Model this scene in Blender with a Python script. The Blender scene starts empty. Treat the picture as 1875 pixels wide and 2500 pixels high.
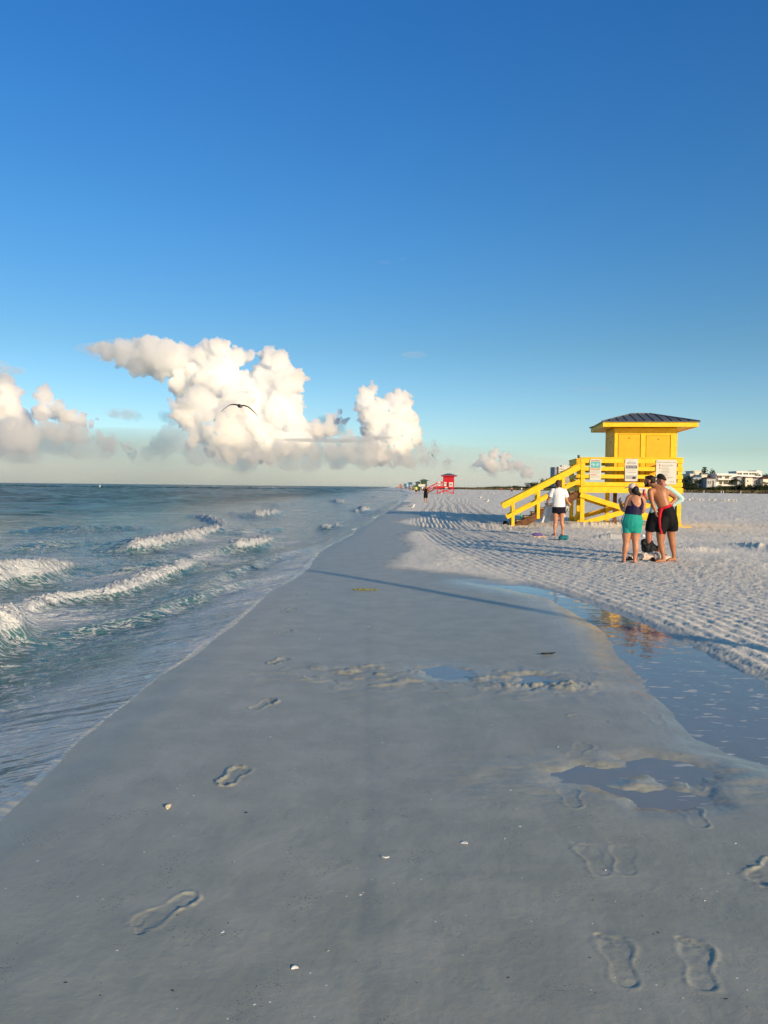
import bpy, bmesh, math, random
import numpy as np
from mathutils import Vector, Matrix, Euler, noise as mnoise
R = math.radians
sc = bpy.context.scene
col = sc.collection

# ---------------------------------------------------------------- camera
CAM_H = 1.5
FPX = 1878.0                       # focal length in pixels of the 1875x2500 frame
cam_d = bpy.data.cameras.new('camera')
cam = bpy.data.objects.new('camera', cam_d); col.objects.link(cam)
cam_d.sensor_fit = 'VERTICAL'; cam_d.sensor_height = 36.0; cam_d.lens = FPX/2500*36
cam_d.clip_start = 0.05; cam_d.clip_end = 90000
CM = (Matrix.Translation((0, 0, CAM_H)) @ Matrix.Rotation(R(90-1.89), 4, 'X')
      @ Matrix.Rotation(R(0.6), 4, 'Z'))
cam.matrix_world = CM
sc.camera = cam

# ---------------------------------------------------------------- sun, sky, exposure
SUN_AZ = R(36.6)                   # how far right of straight behind us the sun stands
SUN_EL = R(15)
SD = Vector((math.sin(SUN_AZ)*math.cos(SUN_EL), -math.cos(SUN_AZ)*math.cos(SUN_EL), math.sin(SUN_EL)))
sl = bpy.data.lights.new('sun', 'SUN'); sl.energy = 5.0; sl.angle = R(0.55); sl.color = (1.0, 0.77, 0.51)
so = bpy.data.objects.new('sun', sl); col.objects.link(so)
so.rotation_euler = SD.to_track_quat('Z', 'Y').to_euler(); so.location = (20, -30, 30)
w = bpy.data.worlds.new('World'); sc.world = w; w.use_nodes = True
wn = w.node_tree; wn.nodes.clear()
sky = wn.nodes.new('ShaderNodeTexSky'); sky.sky_type = 'NISHITA'; sky.sun_disc = False
sky.sun_elevation = SUN_EL; sky.sun_rotation = math.pi - SUN_AZ
sky.altitude = 0; sky.air_density = 1.0; sky.dust_density = 0.6; sky.ozone_density = 3.0
bg = wn.nodes.new('ShaderNodeBackground'); bg.inputs['Strength'].default_value = 0.14
wo = wn.nodes.new('ShaderNodeOutputWorld')
hs = wn.nodes.new('ShaderNodeHueSaturation'); hs.inputs['Saturation'].default_value = 1.22; hs.inputs['Value'].default_value = 2.3
wn.links.new(sky.outputs[0], hs.inputs['Color'])
wg = wn.nodes.new('ShaderNodeTexCoord'); wx = wn.nodes.new('ShaderNodeSeparateXYZ'); wn.links.new(wg.outputs['Generated'], wx.inputs[0])
wr = wn.nodes.new('ShaderNodeValToRGB'); wn.links.new(wx.outputs[2], wr.inputs[0])
for i, (p_, c_) in enumerate(((0.0, (.62, .74, 1.0)), (.047, (.43, .46, .51)), (.174, (.37, .405, .41)), (.3, (.33, .42, .47)), (.53, (.26, .42, .54)), (.70, (.40, .38, .31)), (1.0, (.46, .37, .25)))):
    e_ = wr.color_ramp.elements[i] if i < 2 else wr.color_ramp.elements.new(p_)
    e_.position = p_; e_.color = (*c_, 1)
wm = wn.nodes.new('ShaderNodeMix'); wm.data_type = 'RGBA'; wm.blend_type = 'MULTIPLY'; wm.inputs[0].default_value = 1
wn.links.new(hs.outputs[0], wm.inputs[6]); wn.links.new(wr.outputs[0], wm.inputs[7])
wn.links.new(wm.outputs[2], bg.inputs['Color']); wn.links.new(bg.outputs[0], wo.inputs['Surface'])
sc.view_settings.view_transform = 'Standard'; sc.view_settings.look = 'None'
sc.view_settings.exposure = 0.0; sc.view_settings.gamma = 1.0
cy = sc.cycles
cy.use_denoising = True; cy.use_adaptive_sampling = True; cy.adaptive_threshold = 0.015
cy.max_bounces = 48; cy.diffuse_bounces = 4; cy.glossy_bounces = 4; cy.transmission_bounces = 4
cy.transparent_max_bounces = 24; cy.volume_bounces = 48; cy.caustics_reflective = False; cy.caustics_refractive = False

# ---------------------------------------------------------------- pixel -> world
def ray(px, py):
    d = Vector(((px-937.5)/FPX, -(py-1250)/FPX, -1.0))
    return (CM.to_3x3() @ d)
def gp(px, py, z=0.0):
    d = ray(px, py); t = (z-CAM_H)/d.z
    return Vector((d.x*t, d.y*t, z))
def vp(px, py, Y):
    d = ray(px, py); t = Y/d.y
    return Vector((d.x*t, Y, CAM_H+d.z*t))

# ---------------------------------------------------------------- noise
def _hash(ix, iy, seed):
    h = (ix.astype(np.int64)*374761393 + iy.astype(np.int64)*668265263 + seed*974634777) & 0xFFFFFFFF
    h = ((h ^ (h >> 13))*1274126177) & 0xFFFFFFFF
    return h ^ (h >> 16)
def pn(x, y, seed=0):
    x0 = np.floor(x); y0 = np.floor(y); fx = x-x0; fy = y-y0
    u = fx*fx*fx*(fx*(fx*6-15)+10); v = fy*fy*fy*(fy*(fy*6-15)+10)
    def g(ix, iy, dx, dy):
        a = (_hash(ix, iy, seed) & 1023)*(2*np.pi/1024)
        return np.cos(a)*dx+np.sin(a)*dy
    a = g(x0, y0, fx, fy); b = g(x0+1, y0, fx-1, fy); c = g(x0, y0+1, fx, fy-1); d = g(x0+1, y0+1, fx-1, fy-1)
    return ((a+(b-a)*u)*(1-v)+(c+(d-c)*u)*v)*1.5
def fbm(x, y, seed=0, o=4, gain=.5, lac=2.03):
    s = 0; a = 1.0; n = 0
    for i in range(o):
        s = s+a*pn(x, y, seed+i*17); n += a; a *= gain; x = x*lac+3.7; y = y*lac+1.3
    return s/n
def sstep(a, b, x):
    t = np.clip((x-a)/(b-a), 0, 1); return t*t*(3-2*t)
def poly_dist(x, y, pts, closed=False):
    """distance, signed side (+ = left of the direction), arclength of nearest point"""
    best = np.full(x.shape, 1e18); side = np.zeros(x.shape); arc = np.zeros(x.shape); L = 0
    P = [(float(p[0]), float(p[1])) for p in pts]
    if closed: P = P+[P[0]]
    for (ax, ay), (bx, by) in zip(P[:-1], P[1:]):
        dx, dy = bx-ax, by-ay; l2 = dx*dx+dy*dy+1e-12
        t = np.clip(((x-ax)*dx+(y-ay)*dy)/l2, 0, 1)
        ex = x-(ax+t*dx); ey = y-(ay+t*dy); d2 = ex*ex+ey*ey
        m = d2 < best
        best = np.where(m, d2, best); side = np.where(m, dx*ey-dy*ex, side); arc = np.where(m, L+t*math.sqrt(l2), arc)
        L += math.sqrt(l2)
    return np.sqrt(best), np.sign(side), arc
def inside(x, y, pts):
    c = np.zeros(x.shape, bool); n = len(pts)
    for i in range(n):
        ax, ay = pts[i][0], pts[i][1]; bx, by = pts[(i+1) % n][0], pts[(i+1) % n][1]
        if ay == by: continue
        cond = ((ay > y) != (by > y)) & (x < (bx-ax)*(y-ay)/(by-ay)+ax)
        c ^= cond
    return c
def smooth_poly(pts, k=6):
    out = []
    n = len(pts)
    for i in range(n-1):
        p0 = pts[max(i-1, 0)]; p1 = pts[i]; p2 = pts[i+1]; p3 = pts[min(i+2, n-1)]
        for j in range(k):
            t = j/k
            out.append(0.5*((2*p1)+(p2-p0)*t+(2*p0-5*p1+4*p2-p3)*t*t+(3*p1-p0-3*p2+p3)*t**3))
    out.append(pts[-1]); return out

# ---------------------------------------------------------------- materials
def newmat(name):
    m = bpy.data.materials.new(name); m.use_nodes = True; nt = m.node_tree
    return m, nt, nt.nodes['Principled BSDF'], nt.nodes['Material Output']
def nd(nt, t, **kw):
    n = nt.nodes.new(t)
    for k, v in kw.items():
        if k in n.inputs: n.inputs[k].default_value = v
        else: setattr(n, k, v)
    return n
def mixc(nt, fac, a, b, blend='MIX'):
    n = nt.nodes.new('ShaderNodeMix'); n.data_type = 'RGBA'; n.blend_type = blend
    for i, v in ((0, fac), (6, a), (7, b)):
        if hasattr(v, 'is_linked') or isinstance(v, bpy.types.NodeSocket): nt.links.new(v, n.inputs[i])
        else: n.inputs[i].default_value = v if i == 0 else (*v, 1)
    return n.outputs[2]
def mth(nt, op, a, b=0.0, c=0.0, clamp=False):
    n = nt.nodes.new('ShaderNodeMath'); n.operation = op; n.use_clamp = clamp
    for i, v in enumerate((a, b, c)):
        if isinstance(v, bpy.types.NodeSocket): nt.links.new(v, n.inputs[i])
        else: n.inputs[i].default_value = v
    return n.outputs[0]
def ramp(nt, x, lo, hi):
    n = nt.nodes.new('ShaderNodeMapRange'); n.interpolation_type = 'SMOOTHSTEP'
    nt.links.new(x, n.inputs[0]); n.inputs[1].default_value = lo; n.inputs[2].default_value = hi
    return n.outputs[0]
def noise(nt, scale, detail=4, rough=.5, vec=None, dist=0.0):
    n = nt.nodes.new('ShaderNodeTexNoise'); n.inputs['Scale'].default_value = scale
    n.inputs['Detail'].default_value = detail; n.inputs['Roughness'].default_value = rough; n.inputs['Distortion'].default_value = dist
    if vec is not None: nt.links.new(vec, n.inputs['Vector'])
    return n.outputs['Fac']
def objcoord(nt, scale=(1, 1, 1)):
    t = nt.nodes.new('ShaderNodeTexCoord'); m = nt.nodes.new('ShaderNodeMapping'); m.inputs['Scale'].default_value = scale
    nt.links.new(t.outputs['Object'], m.inputs['Vector']); return m.outputs[0]
def bump(nt, height, strength, dist, normal=None):
    b = nt.nodes.new('ShaderNodeBump'); b.inputs['Strength'].default_value = strength; b.inputs['Distance'].default_value = dist
    nt.links.new(height, b.inputs['Height'])
    if normal is not None: nt.links.new(normal, b.inputs['Normal'])
    return b.outputs[0]
def attr(nt, name):
    a = nt.nodes.new('ShaderNodeAttribute'); a.attribute_name = name; return a.outputs['Fac']

# ---------------------------------------------------------------- mesh helpers
def mesh_np(name, V, F, mat=None, smooth=True, parent=None, attrs=None):
    me = bpy.data.meshes.new(name); V = np.asarray(V, np.float32); F = np.asarray(F, np.int32)
    me.vertices.add(len(V)); me.vertices.foreach_set('co', V.ravel())
    k = F.shape[1]
    me.loops.add(F.size); me.loops.foreach_set('vertex_index', F.ravel())
    me.polygons.add(len(F)); me.polygons.foreach_set('loop_start', np.arange(0, F.size, k, dtype=np.int32))
    me.polygons.foreach_set('loop_total', np.full(len(F), k, np.int32))
    me.polygons.foreach_set('use_smooth', np.full(len(F), smooth, bool))
    me.update(calc_edges=True)
    for n, a in (attrs or {}).items():
        at = me.attributes.new(n, 'FLOAT', 'POINT'); at.data.foreach_set('value', np.asarray(a, np.float32))
    o = bpy.data.objects.new(name, me); col.objects.link(o)
    if mat: me.materials.append(mat)
    if parent: o.parent = parent
    return o
def tag(o, label=None, cat=None, group=None, kind=None):
    for k, v in (('label', label), ('category', cat), ('group', group), ('kind', kind)):
        if v: o[k] = v
    return o
# ---------------------------------------------------------------- clouds
def ico(sub):
    bm = bmesh.new(); bmesh.ops.create_icosphere(bm, subdivisions=sub, radius=1)
    V = np.array([v.co[:] for v in bm.verts]); F = np.array([[v.index for v in f.verts] for f in bm.faces]); bm.free()
    return V, F
ICO2 = ico(2); ICO1 = ico(1)
def noise3(P, f, seed):
    a = pn(P[:, 0]*f+seed, P[:, 1]*f+P[:, 2]*f*.31, seed); b = pn(P[:, 1]*f-seed, P[:, 2]*f+P[:, 0]*f*.27, seed+5)
    c = pn(P[:, 2]*f+seed*2, P[:, 0]*f+P[:, 1]*f*.33, seed+9)
    return (a+b+c)/1.7
def mat_cloud(name, tint, dens, g=.2):
    m, nt, p, out = newmat(name); nt.nodes.remove(p)
    v = nd(nt, 'ShaderNodeVolumeScatter', Color=(*tint, 1), Density=dens, Anisotropy=g)
    nt.links.new(v.outputs[0], out.inputs['Volume'])
    m.cycles.homogeneous_volume = True
    return m
def cloud(blobs, Y, mat, seed, voxel=14, name='cloud'):
    rnd = random.Random(seed); S = []
    for (px, py, r) in blobs:
        c = vp(px, py, Y); rr = r*Y/FPX
        c.y += rnd.uniform(-.5, .5)*rr
        L0 = [(c, rr*1.0)]
        L1 = []
        for k in range(26):
            d = Vector((rnd.gauss(0, 1), rnd.gauss(-.3, 1), rnd.gauss(.15, 1))).normalized()
            r1 = rr*rnd.uniform(.2, .42); L1.append((c+d*rr*.86*rnd.uniform(.8, 1.0), r1))
        L2 = []
        for (c1, r1) in L1:
            for k in range(10):
                d = Vector((rnd.gauss(0, 1), rnd.gauss(-.3, 1), rnd.gauss(.1, 1))).normalized()
                r2 = r1*rnd.uniform(.25, .5)
                if r2 > voxel*1.2: L2.append((c1+d*r1*rnd.uniform(.85, 1.0), r2))
        S += L0+L1+L2
    V0, F0 = ICO2; n = len(V0)
    V = np.concatenate([V0*s[1]+np.array(s[0][:]) for s in S]); F = np.concatenate([F0+i*n for i in range(len(S))])
    o = mesh_np('tmp', V, F)
    md = o.modifiers.new('r', 'REMESH'); md.mode = 'VOXEL'; md.voxel_size = voxel; md.use_smooth_shade = True
    dg = bpy.context.evaluated_depsgraph_get(); dg.update()
    me = bpy.data.meshes.new_from_object(o.evaluated_get(dg))
    bpy.data.objects.remove(o)
    N = len(me.vertices); P = np.empty(N*3, np.float32); me.vertices.foreach_get('co', P); P = P.reshape(-1, 3).astype(float)
    NR = np.empty(N*3, np.float32); me.vertices.foreach_get('normal', NR); NR = NR.reshape(-1, 3)
    h = 0
    for f, a in ((1/420, 44), (1/180, 30), (1/80, 26), (1/38, 18)):
        h = h+a*(np.abs(noise3(P, f, seed))*2-.55)
    P = P+NR*h[:, None]
    me.vertices.foreach_set('co', P.astype(np.float32).ravel()); me.update()
    me.materials.clear(); me.materials.append(mat)
    ob = bpy.data.objects.new(name, me); col.objects.link(ob); me.name = name
    return ob
def zpx(x, y, px=700, Y=8000): return vp(px, y, Y).z
A1 = [(520,935,40),(590,985,50),(600,930,26),(640,1090,40),(690,1085,36),(740,1080,24),(560,1010,40),(658,866,25),(684,888,32),(703,929,42),(735,922,20),(647,929,46),(666,1004,60),(711,989,35),(722,1038,28),(748,1045,14),(628,1041,45),(690,960,45),
 (505,851,24),(479,866,20),(539,862,28),(583,868,22),(610,866,16),(516,892,28),(554,911,30),(441,941,24),(479,941,24),(535,941,40),(554,967,45),(600,1000,45),(590,950,30),(470,905,18)]
A2 = [(500,1015,42),(540,1075,40),(455,1030,22),(479,978,40),(449,989,33),(505,989,30),(509,1019,25),(572,1019,35),(554,1049,45),(516,1049,30),(486,1064,25),(591,1079,32),(535,1090,30),(595,1105,20),(560,1105,30),(470,1085,20),(440,1020,20)]
B1 = [(5,937,22),(14,966,30),(36,961,12),(29,995,33),(48,1019,28),(19,1031,40),(60,1043,18),(-20,960,40),(-40,1010,50)]
B2 = [(113,954,12),(116,975,18),(145,985,16),(149,1009,24),(169,1019,22),(125,1009,20),(200,1014,12),(203,1028,13),(239,1022,6),(222,1031,6),(104,1007,20),(185,1030,18)]
B3 = [(104,1020,20),(108,1043,28),(145,1055,30),(193,1060,28),(241,1067,20),(282,1077,18),(260,1086,18),(72,1067,35),(24,1067,38),(-20,1075,40),(310,1090,16)]
C1 = [(930,1040,40),(970,1035,40),(910,946,15),(893,963,18),(889,993,22),(902,989,16),(973,967,13),(994,963,12),(961,980,17),(986,989,20),(935,997,21),(910,1018,30),(956,1018,34),(999,1022,26),(1015,1027,12),(914,1056,30),(969,1056,36),(1011,1060,22),(977,1094,28),(935,1094,28)]
C2 = [(1058,1077,13),(1062,1098,15),(1028,1094,16),(1096,1121,9),(1079,1128,10),(1037,1119,18),(999,1124,20),(961,1120,20),(1060,1125,12)]
C3 = [(826,1010,12),(838,1027,13),(809,1022,16),(809,1048,22),(780,1050,20),(760,1045,18)]
C4 = [(682,1100,22),(724,1104,22),(766,1106,24),(809,1102,26),(851,1104,26),(893,1108,24),(661,1115,22),(620,1120,20),(700,1080,12),(850,1080,22),(900,1090,24),(690,1050+40,14)]
D1 = [(1210,1098,8),(1205,1111,15),(1176,1119,13),(1231,1119,13),(1163,1136,12),(1197,1136,18),(1239,1140,14),(1264,1140,9),(1294,1149,7),(1281,1153,8)]
mc_hi = mat_cloud('cloud_bright', (.925, .875, .765), .036)
mc_mid = mat_cloud('cloud_sunwarm', (.925, .835, .675), .030)  # reddened sunlight put into the scattering colour, less strongly in cloud_bright
mc_low = mat_cloud('cloud_low', (.93, .89, .86), .010)
for bl, Y, m, s, v in ((A1, 8600, mc_hi, 1, 13), (A2, 7600, mc_mid, 2, 12), (B1, 8600, mc_mid, 3, 13), (B2, 8200, mc_mid, 4, 11), (B3, 7600, mc_low, 5, 13),
                    (C1, 8600, mc_hi, 6, 12), (C2, 8000, mc_low, 7, 10), (C3, 8900, mc_mid, 8, 11), (C4, 8000, mc_low, 9, 13), (D1, 9000, mc_mid, 10, 10)):
    o = cloud(bl, Y, m, s, v); tag(o, kind='structure')
def haze_lens(name, c, r, dens, tint, sub=4):
    bm = bmesh.new(); bmesh.ops.create_icosphere(bm, subdivisions=sub, radius=1)
    for v in bm.verts: v.co = Vector((v.co.x*r[0], v.co.y*r[1], v.co.z*r[2]))+Vector(c)
    me = bpy.data.meshes.new(name); bm.to_mesh(me); bm.free()
    for p in me.polygons: p.use_smooth = True
    me.materials.append(mat_cloud(name+'_vapour', tint, dens, .1)); o = bpy.data.objects.new(name, me); col.objects.link(o)
    tag(o, kind='structure'); return o
mc_anvil = mat_cloud('cloud_anvil', (.9995, .997, .985), .020)
mc_veil = mat_cloud('cloud_veil', (.93, .92, .96), .0028)
for bl, Y, s in (([(430,1065,38),(480,1105,34),(540,1120,30),(600,1120,34),(400,1100,26),(650,1070,50),(720,1080,40),(360,1110,20)], 8900, 21), ([(20,1090,44),(80,1085,44),(140,1080,40),(200,1090,32),(260,1098,26),(320,1108,20),(-40,1080,50)], 8900, 22),
                 ([(700,1120,32),(760,1118,34),(820,1112,36),(880,1110,36),(930,1112,30),(990,1122,26),(1040,1130,20),(1090,1136,14)], 9300, 23), ([(1160,1146,14),(1200,1146,18),(1250,1150,16),(1290,1156,10)], 9300, 24), ([(215,850,9),(240,853,14),(268,856,20),(300,856,28),(335,856,34),(370,862,40),(405,872,44),(440,880,46),(470,880,36),(360,892,30),(320,882,22),(400,905,26),(440,912,22),(330,905,10),(290,893,8)], 8700, 27), ([(280,1008,14),(310,1012,16),(335,1018,12),(395,1015,14),(415,1020,16)], 9300, 25), ([(790,1035,24),(820,1040,26),(770,1060,24)], 9300, 26)):
    o = cloud(bl, Y, mc_anvil if s == 27 else mc_veil, s, 22); tag(o, kind='structure')
haze_lens('cloud', (-3800, 6200, 0), (7000, 500, 380), .0007, (.62, .72, .88))
haze_lens('cloud', (-5200, 11500, 0), (9500, 1500, 850), .00040, (.62, .72, .90))
# the soft anvil and thin veils beside the big cloud
for (px, py, rx, rz, dn) in ((330, 860, 125, 34, .0010), (255, 852, 80, 16, .0010), (20, 905, 45, 12, .0030), (0, 892, 25, 14, .003),
    (300, 1010, 45, 14, .0020), (1010, 866, 34, 8, .0016), (600, 957, 30, 3, .006), (700, 975, 14, 2, .006), (905, 1068, 60, 5, .006), (800, 1075, 120, 5, .004), (985, 632, 10, 4, .0014), (940, 640, 18, 5, .0008), (1440, 950, 60, 10, .0003)):
    Y = 8300 if rz > 6 else 7000
    c = vp(px, py, Y); haze_lens('cloud', c, (rx*Y/FPX, rx*Y/FPX*.5, rz*Y/FPX), dn, (.97, .96, .955), 4)
# ---------------------------------------------------------------- ground: beach sand, shore, rake tracks
WATER_Z = -0.30
shore_px = [(-700,2600),(-330,2240),(-120,2065),(0,1966),(120,1862),(203,1786),(290,1722),(373,1656),(420,1622),(446,1605),(500,1562),(565,1515),(650,1450),(723,1401),(760,1362),(791,1334),(850,1306),(904,1272),(940,1252),(983,1226),(992,1218),(1003,1209),(999,1200),(980,1195.5),(969,1192)]
SHORE = [gp(*p) for p in shore_px]; SHORE.append(SHORE[-1]+(SHORE[-1]-SHORE[-2])*12)
SHORE = smooth_poly([SHORE[0]+(SHORE[0]-SHORE[1])*8]+SHORE, 4)
dry_px = [(1001,1207.5),(985,1216),(972,1226),(1005,1226),(980,1236),(962,1246),(1010,1250),(1040,1262),(1003,1266),(965,1275),(1000,1282),(1060,1290),(990,1300),(985,1318),(1010,1335),(985,1350),(960,1368),(940,1385),(1060,1397),(1180,1410),(1225,1422),(1285,1424),(1350,1436),(1435,1464),(1510,1490),(1582,1514),(1640,1538),(1695,1562),(1760,1598),(1808,1622),(1875,1655),(2100,1800),(2500,2150)]
DRYL = [gp(*p) for p in dry_px]
DRY = [Vector((14, 900, 0))]+DRYL+[Vector((60, 2, 0)), Vector((900, 900, 0))]
pool_px = [(1165,1424),(1290,1428),(1350,1440),(1435,1468),(1510,1494),(1582,1518),(1640,1542),(1695,1566),(1760,1602),(1808,1626),(1875,1658),(2080,1800),(2080,1885),(1875,1862),(1790,1838),(1700,1800),(1640,1740),(1580,1690),(1550,1640),(1520,1610),(1490,1570),(1450,1530),(1400,1490),(1340,1455),(1250,1438)]
POOL = [gp(*p) for p in pool_px]
pud_px = [  # small puddles: outline pixels
 [(1350,1880),(1420,1862),(1500,1880),(1520,1900),(1500,1925),(1430,1915),(1370,1905)],
 [(1520,1850),(1600,1846),(1680,1858),(1740,1880),(1700,1905),(1620,1895),(1540,1880)],
 [(1540,1935),(1640,1925),(1730,1935),(1740,1955),(1640,1968),(1560,1960)],
 [(1040,1632),(1080,1624),(1125,1634),(1140,1645),(1100,1652),(1060,1648)],
 [(1262,1650),(1300,1644),(1345,1660),(1330,1678),(1290,1676),(1268,1664)]]
PUD = [[gp(*p) for p in q] for q in pud_px]
def rakeline(y):
    ys = np.array([2, 7, 8.7, 11, 14.2, 20, 28, 40, 62, 90, 140, 400]); xs = np.array([3.4, 3.5, 3.5, 3.2, 2.7, 2.2, 1.9, 2.4, 4.2, 6.0, 8.5, 15])
    return np.interp(y, ys, xs)
footprints = [  # toe px, heel px, depth
 ((1497,2300),(1530,2400),.016),((1692,2300),(1720,2420),.018),((1430,2062),(1475,2140),.010),((1520,2062),(1530,2140),.008),
 ((1385,1925),(1402,1970),.008),((1680,1970),(1710,2015),.010),((1690,1885),(1700,1920),.010),((1425,1820),(1400,1845),.012),((1418,1752),(1462,1760),.010),
 ((585,1885),(555,1912),.04),((655,1714),(625,1728),.05),((692,1610),(668,1618),.05),((702,1540),(680,1545),.05),((714,1487),(700,1491),.05),((738,1452),(726,1454),.05),
 ((590,1740),(600,1750),.0),((375,2240),(440,2205),.02),((1860,2140),(1890,2110),.02),((1590,1740),(1610,1760),.01),((1260,1845),(1300,1870),.0)]
FP = [(gp(*a), gp(*b), d) for a, b, d in footprints if d > 0]

def height(x, y):
    """sand height plus masks"""
    ds, sd, arc = poly_dist(x, y, SHORE)
    s = -ds*sd                                   # + on the sea side
    s = -s if False else s
    # shore direction runs away from the camera: left of it is the sea
    s = ds*sd
    s = s+.04*pn(arc*.9, arc*0+.5, 3)*sstep(0, 6, y)+.03*pn(arc*3.7, arc*0, 5)
    z = .006*fbm(x*.8, y*.5, 1, 4)+.0012*fbm(x*9, y*5, 2, 3)
    z += .014*pn(x*.35, y*.22, 7)+.0011*pn(x*2.2+y*.6, y*6, 8)*sstep(-.1, .5, pn(x*.6, y*.6, 9))+.0006*fbm(x*26, y*22, 10, 2)
    z -= .02*sstep(-.35, 0, s)+np.where(s > 0, s*.20-.0*s, 0)
    # swale toward the pool
    dw = fbm(x*1.6, y*.9, 21, 4); df = fbm(x*7, y*5, 23, 3)
    dd, _, _ = poly_dist(x, y, DRY, True); ins = inside(x, y, DRY)
    sdd = np.where(ins, dd, -dd)+.22*dw*np.clip(y/14, .6, 3)+.07*df
    dry = sstep(-.25, .35, sdd+.10*fbm(x*3, y*3, 24, 3))
    # puddles
    dp, _, _ = poly_dist(x, y, POOL, True); ip = inside(x, y, POOL)
    sp = np.where(ip, dp, -dp)+.06*dw+.03*df
    pool = sstep(-.35, .35, sp)
    z -= .036*pool
    spd = np.full(x.shape, -9.)
    for q in PUD:
        d1, _, _ = poly_dist(x, y, q, True); i1 = inside(x, y, q)
        s1 = np.where(i1, d1, -d1)+.035*dw+.03*df
        z -= .030*sstep(-.16, .12, s1); spd = np.maximum(spd, s1)
        # ruffled sand round the small puddles
    cx, cy = gp(1590, 1900)[:2]; g = np.exp(-(((x-cx)/1.0)**2+((y-cy)/.35)**2)); z += g*.016*fbm(x*3.2, y*6, 31, 4)
    for (qx, qy, ax, ay) in ((1300, 1672, .75, .35), (880, 1655, .7, .45), (1060, 1640, 1.5, .25)):
        cx, cy = gp(qx, qy)[:2]; g = np.exp(-(((x-cx)/ax)**2+((y-cy)/ay)**2)); r = fbm(x*4.5, y*7, 37, 4); z += g*(.021*np.abs(r)+.013*r)
    for (qx, qy, ax, ay, hh) in ((1330,1672,.28,.10,.05),(1245,1674,.2,.08,.04),(1390,1676,.25,.09,.05),(1325,1640,.22,.06,.03),(870,1627,.25,.07,.03)):
        cx, cy = gp(qx, qy)[:2]; g = np.exp(-(((x-cx)/ax)**2+((y-cy)/ay)**2)); z += g*hh*.65*(.4+np.abs(fbm(x*9, y*9, 39, 3))*1.2)
    # vertical faint wheel line down the wet sand
    lx = -.022*y+.015*pn(y*.9, y*0, 6); z -= .0016*np.exp(-((x-lx)/.04)**2)*sstep(14, 9, y)
    # foot prints
    for a, b, dep in FP:
        L = (a-b).length; m = (a+b)/2; ux, uy = (a-b)[0]/L, (a-b)[1]/L
        w_ = np.abs(x-m.x)+np.abs(y-m.y) < .6
        if not w_.any(): continue
        px = x[w_]-m.x; py = y[w_]-m.y; u = (px*ux+py*uy); v = (px*uy-py*ux)
        un = u/.135
        wid = .038+.014*sstep(-.2, .75, un)-.010*np.exp(-((un+.05)/.28)**2)
        q = np.sqrt((u/.125)**2*0+np.clip(np.abs(u)-.085, 0, 9)**2+(v)**2)/wid
        shape = sstep(1.12, .80, q)
        rim = np.exp(-((q-1.25)/.22)**2)
        toe = sum(sstep(1.15, .7, np.sqrt((u-(.140-.006*k*k))**2+(v-(-.038+k*.0185))**2)/(.013 if k else .018)) for k in range(5))
        rough = fbm(px*30, py*30, 41, 3)
        z[w_] += dep*.20*(-np.clip(shape*.75+toe*.9, 0, 1)*(1+.9*rough)*(.35+.65*np.clip(np.abs(un+.1*np.sin(a.x*40)), 0, 1))+(.65+.5*np.sin(px*19+a.y*7))*rim*(1+1.6*rough))
    # dry sand
    q = x-rakeline(y)+.14*pn(x*.4, y*.10, 45)+.05*pn(x*.9, y*.45, 46)
    band = sstep(-1.2, -.3, q)*sstep(4.2, 3.0, q+.5*pn(x*.4, y*.2, 47))*sstep(190, 120, y)
    gro = np.sin(q*2*np.pi/.17)+.45*np.sin(q*2*np.pi/.57+1)*sstep(10, 30, y)
    clod = fbm(x*6.5, y*6.5, 51, 4); clod2 = np.abs(fbm(x*15, y*15, 53, 3)); brk = .78+.22*np.clip(fbm(x*1.3, y*1.3, 48, 3)*2+.5, 0, 1)
    rk = gro*(.009+.023*sstep(7, 28, y))*brk+.008*clod+.009*clod2
    sm = sstep(-.25, .35, fbm(x*.35, y*.35, 59, 2))
    lump = (.014+.022*sm)*fbm(x*1.7, y*1.7, 55, 3)+(.010+.026*sm)*(np.abs(fbm(x*3.3, y*3.3, 57, 4)))+.010*clod2+.05*fbm(x*.5, y*.5, 58, 2)
    far = sstep(80, 250, y)
    mound = 0
    for (qx, qy, ax, ay, hh) in ((1425,1288,.9,.6,.16),(1500,1288,.9,.5,.14),(1490,1318,.55,.3,.18),(1700,1350,.6,.3,.12),(1855,1345,.35,1.2,.14),(1320,1290,.5,.4,.06),(1000,1303,.7,.7,.05),(1240,1288,1.3,1.6,-.13),(1330,1285,1.2,.8,-.05)):
        cx, cy = gp(qx, qy)[:2]; mound = mound+hh*np.exp(-(((x-cx)/ax)**2+((y-cy)/ay)**2))*(.75+1.1*np.abs(clod))
    D = .022+.035*sstep(0, 6, sdd)+band*rk+(1-band)*(lump*(1+far*1.2))*sstep(.1, 1.5, sdd)+mound
    z = z*(1-dry)+dry*(D+.01*clod)
    z += .007*np.exp(-(sdd/.12)**2)*clod2*2*sstep(3, 7, y)
    return z, dry, s, np.maximum(sp, spd*2.2-.15), sdd, band

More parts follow.
